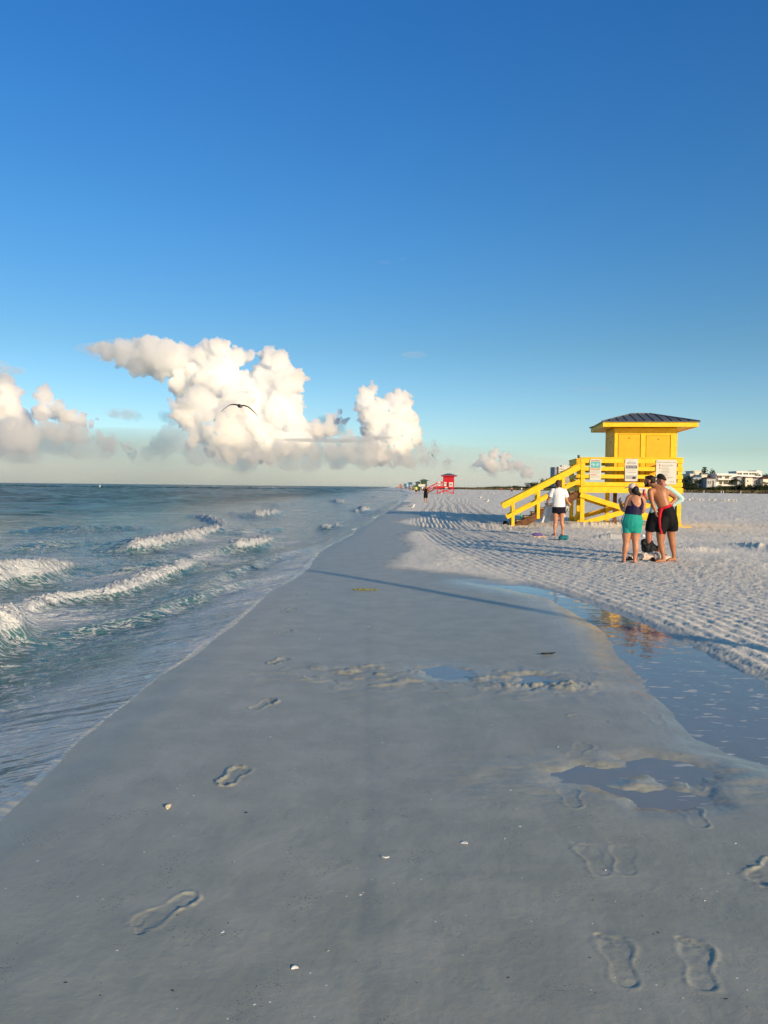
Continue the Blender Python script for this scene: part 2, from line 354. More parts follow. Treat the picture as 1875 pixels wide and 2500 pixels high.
NX = 860
ya = np.linspace(-8, 1.9, 26)[:-1]
yb = 1.0/np.linspace(1/1.9, 1/1400., 900)
ys_ = np.concatenate([ya, yb, [2500]])
u = np.linspace(-1, 1, NX); ue = np.array([1.15, 1.5, 2.2, 4, 8])
u = np.concatenate([-ue[::-1], u, ue])
W = .60*np.sqrt(ys_**2+9)
X = W[:, None]*u[None, :]; Y = np.repeat(ys_[:, None], len(u), 1)
X = np.where(Y > 0, X+0, X)
Z, dry, s, sp, sdd, band = height(X.ravel(), Y.ravel())
Xf, Yf = X.ravel(), Y.ravel()
nr, nc = X.shape
idx = np.arange(nr*nc).reshape(nr, nc)
F = np.stack([idx[:-1, :-1], idx[:-1, 1:], idx[1:, 1:], idx[1:, :-1]], -1).reshape(-1, 4)
keep = (s[F].min(1) < 6.0)
F = F[keep]
used, inv = np.unique(F, return_inverse=True); F = inv.reshape(-1, 4)

def mat_sand():
    m, nt, p, out = newmat('beach_sand'); oc = objcoord(nt)
    d = attr(nt, 'dry'); film = attr(nt, 'film')
    g = noise(nt, 260, 2, .7, oc); g2 = noise(nt, 55, 4, .6, oc); g3 = noise(nt, 3.2, 5, .6, oc); g4 = noise(nt, .9, 4, .55, oc)
    wet = mixc(nt, ramp(nt, g3, .35, .68), (.320, .328, .278), (.392, .396, .335))
    wet = mixc(nt, ramp(nt, g4, .52, .72), wet, (.345, .352, .302))
    vo = nt.nodes.new('ShaderNodeTexNoise'); vo.inputs['Scale'].default_value = 140; vo.inputs['Detail'].default_value = 1; nt.links.new(oc, vo.inputs['Vector'])
    dk = mth(nt, 'MULTIPLY', ramp(nt, vo.outputs['Fac'], .60, .70), ramp(nt, noise(nt, 4.5, 4, .65, oc), .50, .66))
    wet = mixc(nt, mth(nt, 'MULTIPLY', dk, .8), wet, (.06, .058, .055))
    st_ = attr(nt, 'stain'); wet = mixc(nt, mth(nt, 'MULTIPLY', st_, mth(nt, 'MULTIPLY_ADD', ramp(nt, noise(nt, 5, 4, .6, oc), .35, .65), .12, .0)), wet, (.14, .15, .145))
    for vs, thr_, cc_ in ((19, .045, (.80, .78, .72)), (33, .07, (.78, .76, .70)), (27, .06, (.05, .05, .05))):
        vr = nt.nodes.new('ShaderNodeTexVoronoi'); vr.inputs['Scale'].default_value = vs; nt.links.new(oc, vr.inputs['Vector'])
        sp3 = nt.nodes.new('ShaderNodeSeparateColor'); nt.links.new(vr.outputs['Color'], sp3.inputs[0])
        on = mth(nt, 'MULTIPLY', mth(nt, 'GREATER_THAN', sp3.outputs[0], .965), mth(nt, 'LESS_THAN', vr.outputs['Distance'], thr_*1.6)); wet = mixc(nt, on, wet, cc_)
    dr = mixc(nt, ramp(nt, g2, .3, .7), (.84, .77, .645), (.93, .87, .75))
    c = mixc(nt, d, wet, dr)
    nt.links.new(c, p.inputs['Base Color'])
    rr = mth(nt, 'MULTIPLY_ADD', d, .45, .42)
    rr = mth(nt, 'MULTIPLY_ADD', film, -.36, rr, clamp=True)
    nt.links.new(rr, p.inputs['Roughness'])
    p.inputs['Specular IOR Level'].default_value = .5
    h = mth(nt, 'MULTIPLY_ADD', g2, .5, mth(nt, 'MULTIPLY', g, .35))
    notf = mth(nt, 'SUBTRACT', 1.0, film)
    st = mth(nt, 'MULTIPLY', mth(nt, 'MULTIPLY_ADD', d, .75, .22), notf)
    b = nt.nodes.new('ShaderNodeBump'); b.inputs['Distance'].default_value = .012
    nt.links.new(h, b.inputs['Height']); nt.links.new(st, b.inputs['Strength'])
    nt.links.new(b.outputs[0], p.inputs['Normal'])
    return m
film = np.maximum(sstep(-.03, .12, s), .62*sstep(-.9, -.02, sp)*(1-dry))
ground = mesh_np('beach_sand', np.stack([Xf, Yf, Z], 1)[used], F, mat_sand(), attrs={'dry': dry[used], 'film': film[used], 'stain': (np.exp(-((Xf+.022*Yf)/.07)**2)*sstep(13, 9, Yf))[used]})
tag(ground, kind='structure')

# standing water on the sand: one level sheet, the dips in the sand give its outline
def mat_poolwater():
    m, nt, p, out = newmat('tide_pool_water'); oc = objcoord(nt)
    sp_ = noise(nt, 7, 3, .5, objcoord(nt, (1.0, 2.4, 1))); zone = noise(nt, .55, 2, .5, oc)
    f = mth(nt, 'MULTIPLY', ramp(nt, sp_, .60, .66), ramp(nt, zone, .47, .58))
    c = mixc(nt, f, (.25, .27, .26), (.60, .60, .58)); nt.links.new(c, p.inputs['Base Color'])
    rg = mth(nt, 'MULTIPLY_ADD', f, .5, .04); nt.links.new(rg, p.inputs['Roughness'])
    n1 = noise(nt, 4.5, 3, .5, objcoord(nt, (1, 1.0, 1))); b = bump(nt, n1, .085, .05); nt.links.new(b, p.inputs['Normal'])
    p.inputs['IOR'].default_value = 1.45
    return m
xs = np.linspace(-1.2, 12, 40); ys2 = np.linspace(3.0, 15, 40); XX, YY = np.meshgrid(xs, ys2)
ii = np.arange(1600).reshape(40, 40); FF = np.stack([ii[:-1, :-1], ii[:-1, 1:], ii[1:, 1:], ii[1:, :-1]], -1).reshape(-1, 4)
pw = mesh_np('tide_pool_water', np.stack([XX.ravel(), YY.ravel(), XX.ravel()*0-.0165], 1), FF, mat_poolwater()); tag(pw, kind='structure')

def gz(x, y): return float(height(np.array([x, x+.15, x-.15, x, x]), np.array([y, y, y, y+.15, y-.15]))[0].mean())
def place(px, py):
    z = 0.0
    for _ in range(3):
        p = gp(px, py, z); z = gz(p.x, p.y)
    return gp(px, py, z)
# ---------------------------------------------------------------- sea
def wp(px, py): return gp(px, py, WATER_Z)
BREAK = [  # (front-line pixels: px, py, height, foam), body width behind, foam width
 ([(-260,1700,.42,1),(-120,1640,.42,1),(0,1588,.42,1),(35,1565,.38,1),(58,1535,.28,1),(70,1505,.1,.7)], 1.0, .95),
 ([(60,1504,.12,.9),(120,1484,.13,1),(200,1467,.13,1),(290,1460,.15,1),(340,1441,.17,1),(400,1419,.20,1),(450,1401,.20,.9),(490,1383,.12,.6),(525,1375,0,0)], .8, .5),
 ([(-160,1490,.4,1),(-60,1460,.4,1),(0,1444,.4,1),(50,1432,.42,1),(110,1425,.40,1),(150,1411,.32,1),(172,1392,.2,.7),(205,1378,.05,0)], 1.5, 1.35),
 ([(245,1352,.15,0),(290,1350,.3,.3),(320,1352,.34,1),(380,1348,.34,1),(430,1335,.34,1),(480,1322,.3,1),(520,1308,.25,1),(545,1296,.15,.9),(565,1289,.05,.3)], 1.6, .9),
 ([(450,1262,.2,.4),(490,1270,.2,.9),(520,1282,.2,.9),(548,1293,.1,.6)], 1.3, .8),
 ([(430,1372,.1,0),(520,1362,.15,0),(575,1350,.22,.5),(600,1347,.27,1),(640,1338,.26,1),(665,1323,.15,.8),(674,1316,0,.2)], 1.2, .8),
 ([(540,1256,.2,.0),(590,1264,.3,.6),(640,1265,.35,1),(685,1258,.3,.8),(702,1251,.1,.2)], 2.2, 1.8),
 ([(793,1222,.2,.3),(815,1229,.35,1),(842,1229,.3,1),(856,1225,.1,.3)], 2.6, 3.0),
 ([(855,1247,.15,.3),(872,1251,.25,1),(900,1246,.2,1),(908,1240,0,0)], 1.6, 2.2),
 ([(908,1215,.2,.6),(925,1217,.25,.9),(952,1212,.2,.6)], 3, 4.0),
 ([(764,1290,.15,.4),(790,1294,.2,.9),(830,1292,.15,.8),(852,1285,0,.2)], 1.2, 1.2),
 ([(862,1199,.3,.8),(876,1199,.3,.9),(884,1197.5,.1,.2)], 5, 7), ([(910,1199,.3,.8),(928,1199.5,.3,.9),(938,1198,.1,.2)], 5, 8),
 ([(878,1217,.2,.8),(896,1217.5,.2,.9),(900,1215,0,.1)], 2, 2.4), ([(620,1236,.2,.2),(680,1236,.25,.55),(730,1232,.2,.2)], 3, 2.2),
]
RIDGE = [
 ([(60,1575,.05),(200,1547,.09),(330,1531,.11),(400,1510,.13),(480,1482,.13),(540,1470,.13),(620,1450,.09),(690,1436,.03)], .45),
 ([(425,1480,.05),(470,1456,.12),(520,1432,.15),(560,1412,.13),(640,1388,.11),(700,1376,.11),(770,1362,.05)], .5),
 ([(180,1400,.05),(300,1408,.12),(400,1396,.13),(470,1376,.1)], .6), ([(480,1300,.05),(600,1303,.15),(700,1290,.1)], .8),
 ([(0,1350,.1),(120,1338,.2),(260,1330,.1)], 1.4), ([(0,1300,.1),(200,1296,.2),(400,1290,.1)], 1.6),
]
nys = np.concatenate([np.linspace(-6, 2.4, 16)[:-1], 1/np.linspace(1/2.4, 1/300., 860), np.geomspace(302, 30000, 60)])
nu = np.concatenate([[-9, -4, -2.2, -1.5, -1.15], np.linspace(-1, .12, 620), [.2, .35, .6, 1.0]])
Wn = .60*np.sqrt(nys**2+9)
SX = (Wn[:, None]*nu[None, :]); SY = np.repeat(nys[:, None], len(nu), 1); shp = SX.shape
SX = SX.ravel(); SY = SY.ravel()
ds, sd, arc = poly_dist(SX, SY, SHORE); ss = ds*sd
res = np.maximum(np.sqrt(SX**2+SY**2), 1)
base = -(.0155+np.minimum(.17*np.maximum(ss, 0), -WATER_Z-.0155)); base = np.where(ss < 0, -.0155-.10*(-ss), base)
deep = sstep(1.5, 14, ss); nearf = sstep(400, 60, res)
hh = .050*(.6-1.8*np.abs(fbm(SX*.55+SY*.12, SY*1.1-SX*.2, 61, 4)))*sstep(.3, 4, ss)+.085*fbm(SX*.22, SY*.42, 63, 4)*sstep(10, 45, ss)
hh += (.20*(1-2.2*np.abs(fbm(SX*.16+SY*.05, SY*.30, 67, 4)))*(1+1.6*sstep(50, 200, res))+.06*fbm(SX*.5, SY*.9, 68, 3))*sstep(10, 34, ss)*sstep(2500, 500, res)
hh += .024*fbm(SX*2.2, SY*3.8, 65, 3)*sstep(.2, 1.5, ss)*sstep(60, 15, res)
foam = np.zeros(SX.shape)
lump = np.abs(fbm(SX*3.2, SY*3.2, 71, 4))*1.6; lump2 = fbm(SX*9, SY*9, 73, 3)
for pts, bw, fw in BREAK:
    P = smooth_poly([Vector((*wp(a, b)[:2], h)) for a, b, h, f in pts], 4); Q = smooth_poly([Vector((*wp(a, b)[:2], f)) for a, b, h, f in pts], 4)
    c = P[len(P)//2]; rad = sum((P[i+1]-P[i]).xy.length for i in range(len(P)-1))*.6+bw*3+fw*2
    m = (SX-c.x)**2+(SY-c.y)**2 < rad*rad
    x, y = SX[m], SY[m]; sc_ = fw/.9
    x = x+.10*sc_*pn(x*2.2/sc_, y*2.2/sc_, 75); y = y+.14*sc_*pn(x*2.6/sc_, y*2.6/sc_, 77)
    d, sg, ar = poly_dist(x, y, P)
    cum = np.concatenate([[0], np.cumsum([(P[i+1]-P[i]).xy.length for i in range(len(P)-1)])])
    H = np.interp(ar, cum, [p.z for p in P]); Fo = np.interp(ar, cum, [q.z for q in Q])
    sb = d*sg                                     # + behind (seaward): lines run left to right
    prof = np.where(sb > bw*.18, np.exp(-((sb-bw*.18)/bw)**2), np.exp(-((sb-bw*.18)/(bw*.24))**2))
    endf = np.minimum(np.clip(ar/(.4*bw), 0, 1), np.clip((cum[-1]-ar)/(.4*bw), 0, 1)); prof = prof*(.2+.8*endf)
    hh[m] = np.maximum(hh[m]+H*.75*prof, H*prof)
    f = Fo*sstep(-.12*fw, .02*fw, sb)*sstep(fw, fw*.35, sb+.5*fw*pn(x*2.2, y*2.2, 79))
    foam[m] = np.maximum(foam[m], f)
    tr = Fo*.45*sstep(0, .3, sb)*sstep(fw*4.5, fw*.6, sb); foam[m] = np.maximum(foam[m], tr*.85)
for pts, bw in RIDGE:
    P = smooth_poly([Vector((*wp(a, b)[:2], h)) for a, b, h in pts], 4)
    x = SX+.12*pn(SX*1.3, SY*1.3, 81); y = SY+.12*pn(SX*1.3, SY*1.3, 83)
    d, sg, ar = poly_dist(x, y, P); cum = np.concatenate([[0], np.cumsum([(P[i+1]-P[i]).xy.length for i in range(len(P)-1)])])
    H = np.interp(ar, cum, [p.z for p in P]); sb = d*sg
    endf = np.minimum(np.clip(ar/(1.0), 0, 1), np.clip((cum[-1]-ar)/1.0, 0, 1))
    hh += H*endf*np.where(sb > 0, np.exp(-(sb/bw)**2), np.exp(-(sb/(bw*.4))**2))
hh += foam**1.5*(.05*lump+.04*lump2+.08*np.abs(fbm(SX*15, SY*15, 74, 3)))*np.clip(res/14, .8, 3)*sstep(.55, .8, foam)
edge = sstep(-.05, .02, ss)*sstep(.22+.15*pn(arc*.8, arc*0, 85), .03, ss)
edgef = edge*np.clip(.45+.9*pn(arc*.5, arc*0+3, 86), 0, 1)
foam = np.maximum(foam, edgef*.9)
lace = sstep(0, 1, ss)*sstep(16, 4, ss)*.58
foam = np.maximum(foam, lace*(.75+.9*pn(SX*.5, SY*.35, 87)))
chop_shade = .5+.5*(.6*fbm(SX*.42, SY*1.1, 91, 3)+.55*fbm(SX*.16, SY*.5, 92, 3)+.5*pn(SX*.05, SY*.02, 93))  # wave-facet shading painted as tone: darkens sea colour and lowers specular
SZ = base+hh
si = np.arange(shp[0]*shp[1]).reshape(shp)
F = np.stack([si[:-1, :-1], si[:-1, 1:], si[1:, 1:], si[1:, :-1]], -1).reshape(-1, 4)
F = F[(ss[F].max(1) > -.12)]
used, inv = np.unique(F, return_inverse=True); F = inv.reshape(-1, 4)
def mat_sea():
    m, nt, p, out = newmat('sea_water'); oc = objcoord(nt)
    fo = attr(nt, 'foam'); sh = attr(nt, 'shore'); far = attr(nt, 'far')
    lc = nt.nodes.new('ShaderNodeTexNoise'); lc.inputs['Scale'].default_value = 3.4; lc.inputs['Detail'].default_value = 6; lc.inputs['Roughness'].default_value = .62; lc.inputs['Distortion'].default_value = .8
    nt.links.new(objcoord(nt, (1, 1.5, 1)), lc.inputs['Vector'])
    a = mth(nt, 'SUBTRACT', lc.outputs['Fac'], .5); a = mth(nt, 'ABSOLUTE', a); vein = mth(nt, 'SUBTRACT', 1.0, ramp(nt, a, .0, .055))
    fine = noise(nt, 16, 4, .65, oc)
    thr = mth(nt, 'ADD', fo, mth(nt, 'MULTIPLY_ADD', fine, .9, -.45))
    solid = ramp(nt, thr, .52, .80)
    lacef = mth(nt, 'MULTIPLY', mth(nt, 'MULTIPLY', vein, ramp(nt, thr, .0, .42)), .9)
    fm = mth(nt, 'MAXIMUM', solid, lacef)
    g3 = noise(nt, .35, 3, .5, objcoord(nt, (1, 2.2, 1)))
    sh2 = mth(nt, 'ADD', sh, mth(nt, 'MULTIPLY_ADD', g3, .5, -.25), clamp=True)
    wv = mth(nt, 'MULTIPLY_ADD', noise(nt, 1.0, 6, .65, objcoord(nt, (.30, .085, 1)), .3), .6, mth(nt, 'MULTIPLY', noise(nt, 1.0, 5, .6, objcoord(nt, (.035, .009, 1))), .4))
    dc = mixc(nt, mth(nt, 'MULTIPLY_ADD', ramp(nt, attr(nt, 'chop_shade'), .3, .62), -.6, ramp(nt, wv, .35, .62), clamp=True), (.006, .060, .070), (.060, .225, .230))
    wc = mixc(nt, ramp(nt, sh2, .05, .85), dc, (.085, .185, .200))
    filmm = attr(nt, 'film'); wc = mixc(nt, filmm, wc, (.34, .38, .38))
    c = mixc(nt, fm, wc, (.64, .66, .66)); nt.links.new(c, p.inputs['Base Color'])
    rg = mth(nt, 'MULTIPLY_ADD', mth(nt, 'MULTIPLY', far, mth(nt, 'SUBTRACT', 1.0, sh)), .16, .10)
    nt.links.new(mth(nt, 'MULTIPLY_ADD', fm, .6, rg, clamp=True), p.inputs['Roughness'])
    cp = attr(nt, 'chop_shade'); cr = ramp(nt, cp, .30, .62); open_ = mth(nt, 'MULTIPLY_ADD', sh, -.75, 1.0)
    dark_ = mth(nt, 'MULTIPLY', cr, mth(nt, 'MULTIPLY', open_, .46)); nt.links.new(mth(nt, 'SUBTRACT', .5, dark_), p.inputs['Specular IOR Level'])
    p.inputs['IOR'].default_value = 1.33
    w1 = noise(nt, 2.6, 5, .6, objcoord(nt, (1, 1.9, 1)), .3); w2 = noise(nt, .55, 5, .62, objcoord(nt, (.5, 1.5, 1)), .4)
    w0 = noise(nt, 12, 4, .6, objcoord(nt, (1, 1.7, 1)))
    b0 = nt.nodes.new('ShaderNodeBump'); b0.inputs['Distance'].default_value = .02; nt.links.new(w0, b0.inputs['Height']); nt.links.new(mth(nt, 'MULTIPLY', mth(nt, 'MULTIPLY_ADD', far, -.7, .7, clamp=True), mth(nt, 'MULTIPLY_ADD', filmm, -.85, 1.0)), b0.inputs['Strength'])
    b1n = nt.nodes.new('ShaderNodeBump'); b1n.inputs['Distance'].default_value = .16; nt.links.new(w1, b1n.inputs['Height']); nt.links.new(b0.outputs[0], b1n.inputs['Normal']); nt.links.new(mth(nt, 'MULTIPLY_ADD', filmm, -.93, .95), b1n.inputs['Strength']); b1 = b1n.outputs[0]
    b2 = nt.nodes.new('ShaderNodeBump'); b2.inputs['Distance'].default_value = 1.8; nt.links.new(w2, b2.inputs['Height']); nt.links.new(b1, b2.inputs['Normal'])
    nt.links.new(mth(nt, 'MULTIPLY_ADD', sh, -.72, .95, clamp=True), b2.inputs['Strength'])
    w3 = noise(nt, 1.0, 6, .6, objcoord(nt, (.30, .085, 1)), .3); b3 = nt.nodes.new('ShaderNodeBump'); b3.inputs['Distance'].default_value = 4.0
    nt.links.new(w3, b3.inputs['Height']); nt.links.new(b2.outputs[0], b3.inputs['Normal']); nt.links.new(mth(nt, 'MULTIPLY', far, mth(nt, 'MULTIPLY_ADD', sh, -.9, 1.0)), b3.inputs['Strength']); b2 = b3
    bf = bump(nt, fine, .6, .05, b2.outputs[0]); mxn = nt.nodes.new('ShaderNodeMix'); mxn.data_type = 'VECTOR'
    nt.links.new(fm, mxn.inputs[0]); nt.links.new(b2.outputs[0], mxn.inputs[4]); nt.links.new(bf, mxn.inputs[5])
    nt.links.new(mxn.outputs[1], p.inputs['Normal'])
    return m
sea = mesh_np('sea_water', np.stack([SX, SY, SZ], 1)[used], F, mat_sea(), attrs={'foam': foam[used], 'chop_shade': chop_shade[used], 'shore': 1-sstep(3, 24, ss[used]), 'far': sstep(15, 60, res[used]), 'film': sstep(1.25, .35, ss[used]+.35*pn(SX[used]*.9, SY[used]*.5, 88))*sstep(30, 12, res[used])})
tag(sea, kind='structure')
# ---------------------------------------------------------------- object helpers
def empty(name, loc, rz=0, label=None, cat=None, group=None):
    o = bpy.data.objects.new(name, None); col.objects.link(o); o.location = loc; o.rotation_euler = (0, 0, rz)
    o.empty_display_size = .2; return tag(o, label, cat, group)
class MB:
    def __init__(s): s.v = []; s.f = []
    def add(s, V, F):
        n = len(s.v); s.v += [tuple(v) for v in V]; s.f += [tuple(i+n for i in f) for f in F]; return s
    def hexa(s, P): return s.add(P, [(0,3,2,1),(4,5,6,7),(0,1,5,4),(1,2,6,5),(2,3,7,6),(3,0,4,7)])
    def box(s, x0, x1, y0, y1, z0, z1): return s.hexa([(x0,y0,z0),(x1,y0,z0),(x1,y1,z0),(x0,y1,z0),(x0,y0,z1),(x1,y0,z1),(x1,y1,z1),(x0,y1,z1)])
    def beam(s, a, b, w, h, side=(0, 1, 0)):
        """board from a to b: w across `side`, h in the other direction"""
        a = Vector(a); b = Vector(b); t = (b-a).normalized(); e = Vector(side); e = (e-t*e.dot(t)).normalized(); u = t.cross(e)
        P = []
        for p in (a, b):
            for (i, j) in ((-1,-1),(1,-1),(1,1),(-1,1)): P.append(p+e*(i*w/2)+u*(j*h/2))
        return s.hexa(P)
    def cyl(s, a, b, r0, r1=None, n=10):
        a = Vector(a); b = Vector(b); r1 = r0 if r1 is None else r1; t = (b-a).normalized()
        e = t.orthogonal().normalized(); u = t.cross(e); V = []
        for p, r in ((a, r0), (b, r1)):
            for k in range(n): q = 2*math.pi*k/n; V.append(p+(e*math.cos(q)+u*math.sin(q))*r)
        F = [(k, (k+1) % n, n+(k+1) % n, n+k) for k in range(n)]+[tuple(range(n-1, -1, -1)), tuple(range(n, 2*n))]
        return s.add(V, F)
    def ell(s, c, r, sub=ICO2):
        return s.add([(c[0]+v[0]*r[0], c[1]+v[1]*r[1], c[2]+v[2]*r[2]) for v in sub[0]], [tuple(f) for f in sub[1]])
    def build(s, name, mat, parent=None, smooth=False, bevel=0):
        me = bpy.data.meshes.new(name); me.from_pydata([tuple(v) for v in s.v], [], s.f)
        bm = bmesh.new(); bm.from_mesh(me); bmesh.ops.recalc_face_normals(bm, faces=bm.faces); 
        if bevel: bmesh.ops.bevel(bm, geom=bm.edges[:], offset=bevel, segments=1, affect='EDGES')
        bm.to_mesh(me); bm.free()
        for p in me.polygons: p.use_smooth = smooth
        if mat: me.materials.append(mat)
        o = bpy.data.objects.new(name, me); col.objects.link(o); o.parent = parent; return o
def pmat(name, c, rough=.6, spec=.4, var=.12, sc_=6.0, metal=0, stain=None, bmp=.15):
    m, nt, p, out = newmat(name); oc = objcoord(nt)
    n = noise(nt, sc_, 5, .6, oc); k = tuple(x*(1-var) for x in c); l = tuple(min(x*(1+var), .95) for x in c)
    cc = mixc(nt, ramp(nt, n, .3, .7), k, l)
    if stain: cc = mixc(nt, mth(nt, 'MULTIPLY', ramp(nt, noise(nt, sc_*.6, 6, .7, oc), .60, .72), .55), cc, stain)
    nt.links.new(cc, p.inputs['Base Color']); p.inputs['Roughness'].default_value = rough
    p.inputs['Specular IOR Level'].default_value = spec; p.inputs['Metallic'].default_value = metal
    if bmp: nt.links.new(bump(nt, noise(nt, sc_*8, 4, .6, oc), bmp, .01), p.inputs['Normal'])
    return m
def copy_tree(o, parent=None):
    c = o.copy(); col.objects.link(c); c.parent = parent
    for ch in list(o.children): copy_tree(ch, c)
    return c

# ---------------------------------------------------------------- lifeguard towers
brown = pmat('brown_timber', (.16, .075, .035), .8, .2, .3, 5, stain=(.35, .30, .25))
tread = pmat('weathered_tread', (.30, .22, .14), .85, .2, .3, 6, stain=(.55, .48, .38))
roofm = pmat('grey_standing_seam_metal', (.105, .108, .112), .45, .5, .15, 3)
white_s = pmat('white_sign_enamel', (.62, .60, .53), .5, .4, .04, 3, bmp=0)
def fm(name, c): return pmat(name, c, .6, .3, .03, 3, bmp=0)
ink = fm('black_ink', (.03, .03, .035)); inkg = fm('grey_ink', (.28, .27, .25)); red_ink = fm('red_ink', (.55, .04, .03)); teal_ink = fm('teal_ink', (.10, .42, .45)); tan_ink = fm('tan_ink', (.60, .38, .22)); pink_ink = fm('pink_ink', (.75, .42, .33)); navy_ink = fm('navy_ink', (.03, .04, .08)); photo_ink = fm('grey_photo_ink', (.38, .38, .38)); white_ink = fm('white_ink', (.85, .85, .85))
HX0, HX1, HY0, HY1 = -.456, 1.977, 1.2, 3.25
def tower(name_label, paint, trim, loc, rz, group, detail=2, roof=roofm):
    t = empty('lifeguard_tower', loc, rz, name_label, 'lifeguard tower', group)
    W_ = 1.923; D_ = 3.7
    # posts
    for (x, y) in ((-W_+.085, .085), (W_-.085, .085), (-W_+.085, D_-.085), (W_-.085, D_-.085), (-.3, D_-.085), (-W_+.085, 1.22), (W_-.085, 1.9)):
        MB().box(x-.08, x+.08, y-.08, y+.08, -.3, 1.56 if abs(x) < 1 else 2.70).build('post', paint, t, bevel=.006 if detail > 1 else 0)
    if detail > 1:
        MB().box(-.36, -.22, 1.7, 1.84, -.2, 1.34).build('post', brown, t)
        MB().box(.62, .76, 1.7, 1.84, -.2, 1.34).build('post', brown, t)
    # deck beams + floor
    f = MB(); f.box(-W_-.02, W_+.02, -.05, -.002, 1.345, 1.562); f.box(-W_-.02, W_+.02, D_+.002, D_+.05, 1.345, 1.562)
    f.box(-W_-.05, -W_-.002, -.05, D_+.05, 1.343, 1.560); f.box(W_+.002, W_+.05, -.05, D_+.05, 1.343, 1.560); f.build('deck_beam', paint, t, bevel=.004)
    k = MB(); n = 24
    for i in range(n):
        y0 = .0+i*D_/n; k.box(-W_+.17, W_-.17, y0+.004, y0+D_/n-.006, 1.562, 1.60)
    k.build('deck_floor', paint, t)
    # railing boards: front, back, right, left behind the stair gap
    zs = ((2.52, 2.705), (2.215, 2.372), (1.915, 2.068), (1.605, 1.768))
    r = MB()
    for (a, b) in zs: r.box(-W_, W_, -.035, .002, a, b)
    r.box(-W_-.02, W_+.04, -.06, .14, 2.708, 2.745); r.build('front_railing', paint, t, bevel=.004)
    r = MB()
    for (a, b) in zs: r.box(W_-.002, W_+.035, .0, D_, a, b)
    r.box(W_-.12, W_+.05, .145, D_+.02, 2.707, 2.744); r.build('side_railing', paint, t, bevel=.004)
    r = MB()
    for (a, b) in zs: r.box(-W_-.035, -W_+.002, 1.14, D_, a, b)
    r.box(-W_-.05, -W_+.12, 1.13, D_+.02, 2.707, 2.744); r.build('side_railing', paint, t, bevel=.004)
    r = MB()
    for (a, b) in zs: r.box(-W_, W_, D_-.002, D_+.035, a, b)
    r.build('back_railing', paint, t, bevel=.004)
    # cross bracing
    for y, s in ((-.03, 1), (D_+.03, 1)):
        b = MB(); b.beam((-W_, y-.012, 1.27), (W_, y-.012, .06), .035, .19); b.beam((-W_, y+.026, .10), (W_, y+.026, 1.25), .035, .19); b.build('cross_brace', paint, t)
    for x in (-W_+.20, W_-.03):
        b = MB(); b.beam((x, .1, 1.25), (x, D_-.1, .08), .035, .17, (1, 0, 0)); b.beam((x+.045, .1, .08), (x+.045, D_-.1, 1.25), .035, .17, (1, 0, 0)); b.build('cross_brace', paint, t)
    for y in (.0, D_):
        MB().box(-W_-.42, W_+.36, y-.12, y+.12, -.14, .075 if y == 0 else .04).build('skid', paint, t, bevel=.01)
    # hut
    h = MB(); h.box(HX0, HX1, HY0, HY1, 1.60, 4.0); wall = h.build('hut_wall', trim, t)
    w_ = HX1-HX0
    fr = MB()
    def fx(a): return HX0+w_*a
    for a, b in ((.0, .055), (.425, .505), (.905, .995)): fr.box(fx(a), fx(b), HY0-.035, HY0-.001, 1.602, 3.98)
    fr.box(fx(.0555), fx(.4245), HY0-.032, HY0-.001, 3.74, 3.975); fr.box(fx(.5055), fx(.9045), HY0-.032, HY0-.001, 3.70, 3.975)
    fr.build('trim_board', paint, t, bevel=.004); fr = MB()
    for y0, y1 in ((HY0+.0, HY0+.09), (HY1-.3, HY1)): fr.box(HX0-.03, HX0-.001, y0, y1, 1.602, 3.98)
    fr.box(HX0-.027, HX0-.001, HY0+.0905, HY1-.3005, 3.66, 3.975)
    fr.build('trim_board', paint, t, bevel=.004)
    for yy in (HY0, HY1-.1): MB().box(HX1+.001, HX1+.03, yy, yy+.1, 1.602, 3.98).build('trim_board', paint, t, bevel=.004)
    for a, b, zt in ((.066, .414, 3.72), (.515, .895, 3.68)):
        sh = MB().box(fx(a), fx(b), HY0-.022, HY0-.001, 1.66, zt).build('shutter', trim, t, bevel=.003)
        if detail > 1:
            MB().box(fx(a)-.014, fx(a)+.0, HY0-.012, HY0-.0015, 1.66, zt).box(fx(b), fx(b)+.014, HY0-.012, HY0-.0015, 1.66, zt).build('shadow_gap', brown, sh)
            MB().box(fx((a+b)/2)-.03, fx((a+b)/2)+.03, HY0-.034, HY0-.0225, zt-.16, zt-.13).build('latch', brown, sh)
    sh = MB().box(HX0-.018, HX0-.001, HY0+.11, HY1-.32, 1.66, 3.62).build('shutter', paint, t, bevel=.003)
    if detail > 1: MB().box(HX0-.03, HX0-.0185, HY0+.7, HY0+.8, 3.42, 3.46).build('latch', brown, sh)
    # roof
    RX0, RX1, RY0, RY1 = -1.02, 2.65, .58, 3.92
    rf = MB(); z0, z1, zt = 3.985, 4.165, 4.66
    for (x0, x1, y0, y1) in ((RX0, RX1, RY0, RY0+.05), (RX0, RX1, RY1-.05, RY1)): rf.box(x0, x1, y0, y1, z0, z1)
    for (x0, x1, y0, y1) in ((RX0, RX0+.05, RY0+.0505, RY1-.0505), (RX1-.05, RX1, RY0+.0505, RY1-.0505)): rf.box(x0, x1, y0, y1, z0, z1)
    rf.box(RX0+.051, RX1-.051, RY0+.051, RY1-.051, z0+.03, z0+.055)
    rf.build('fascia', paint, t, bevel=.004)
    q = .05; A = [(RX0-q, RY0-q, z1+.004), (RX1+q, RY0-q, z1+.004), (RX1+q, RY1+q, z1+.004), (RX0-q, RY1+q, z1+.004)]; B = [(a, b, c+.03) for a, b, c in A]
    r0 = (.40, 2.25, zt); r1 = (1.13, 2.25, zt)
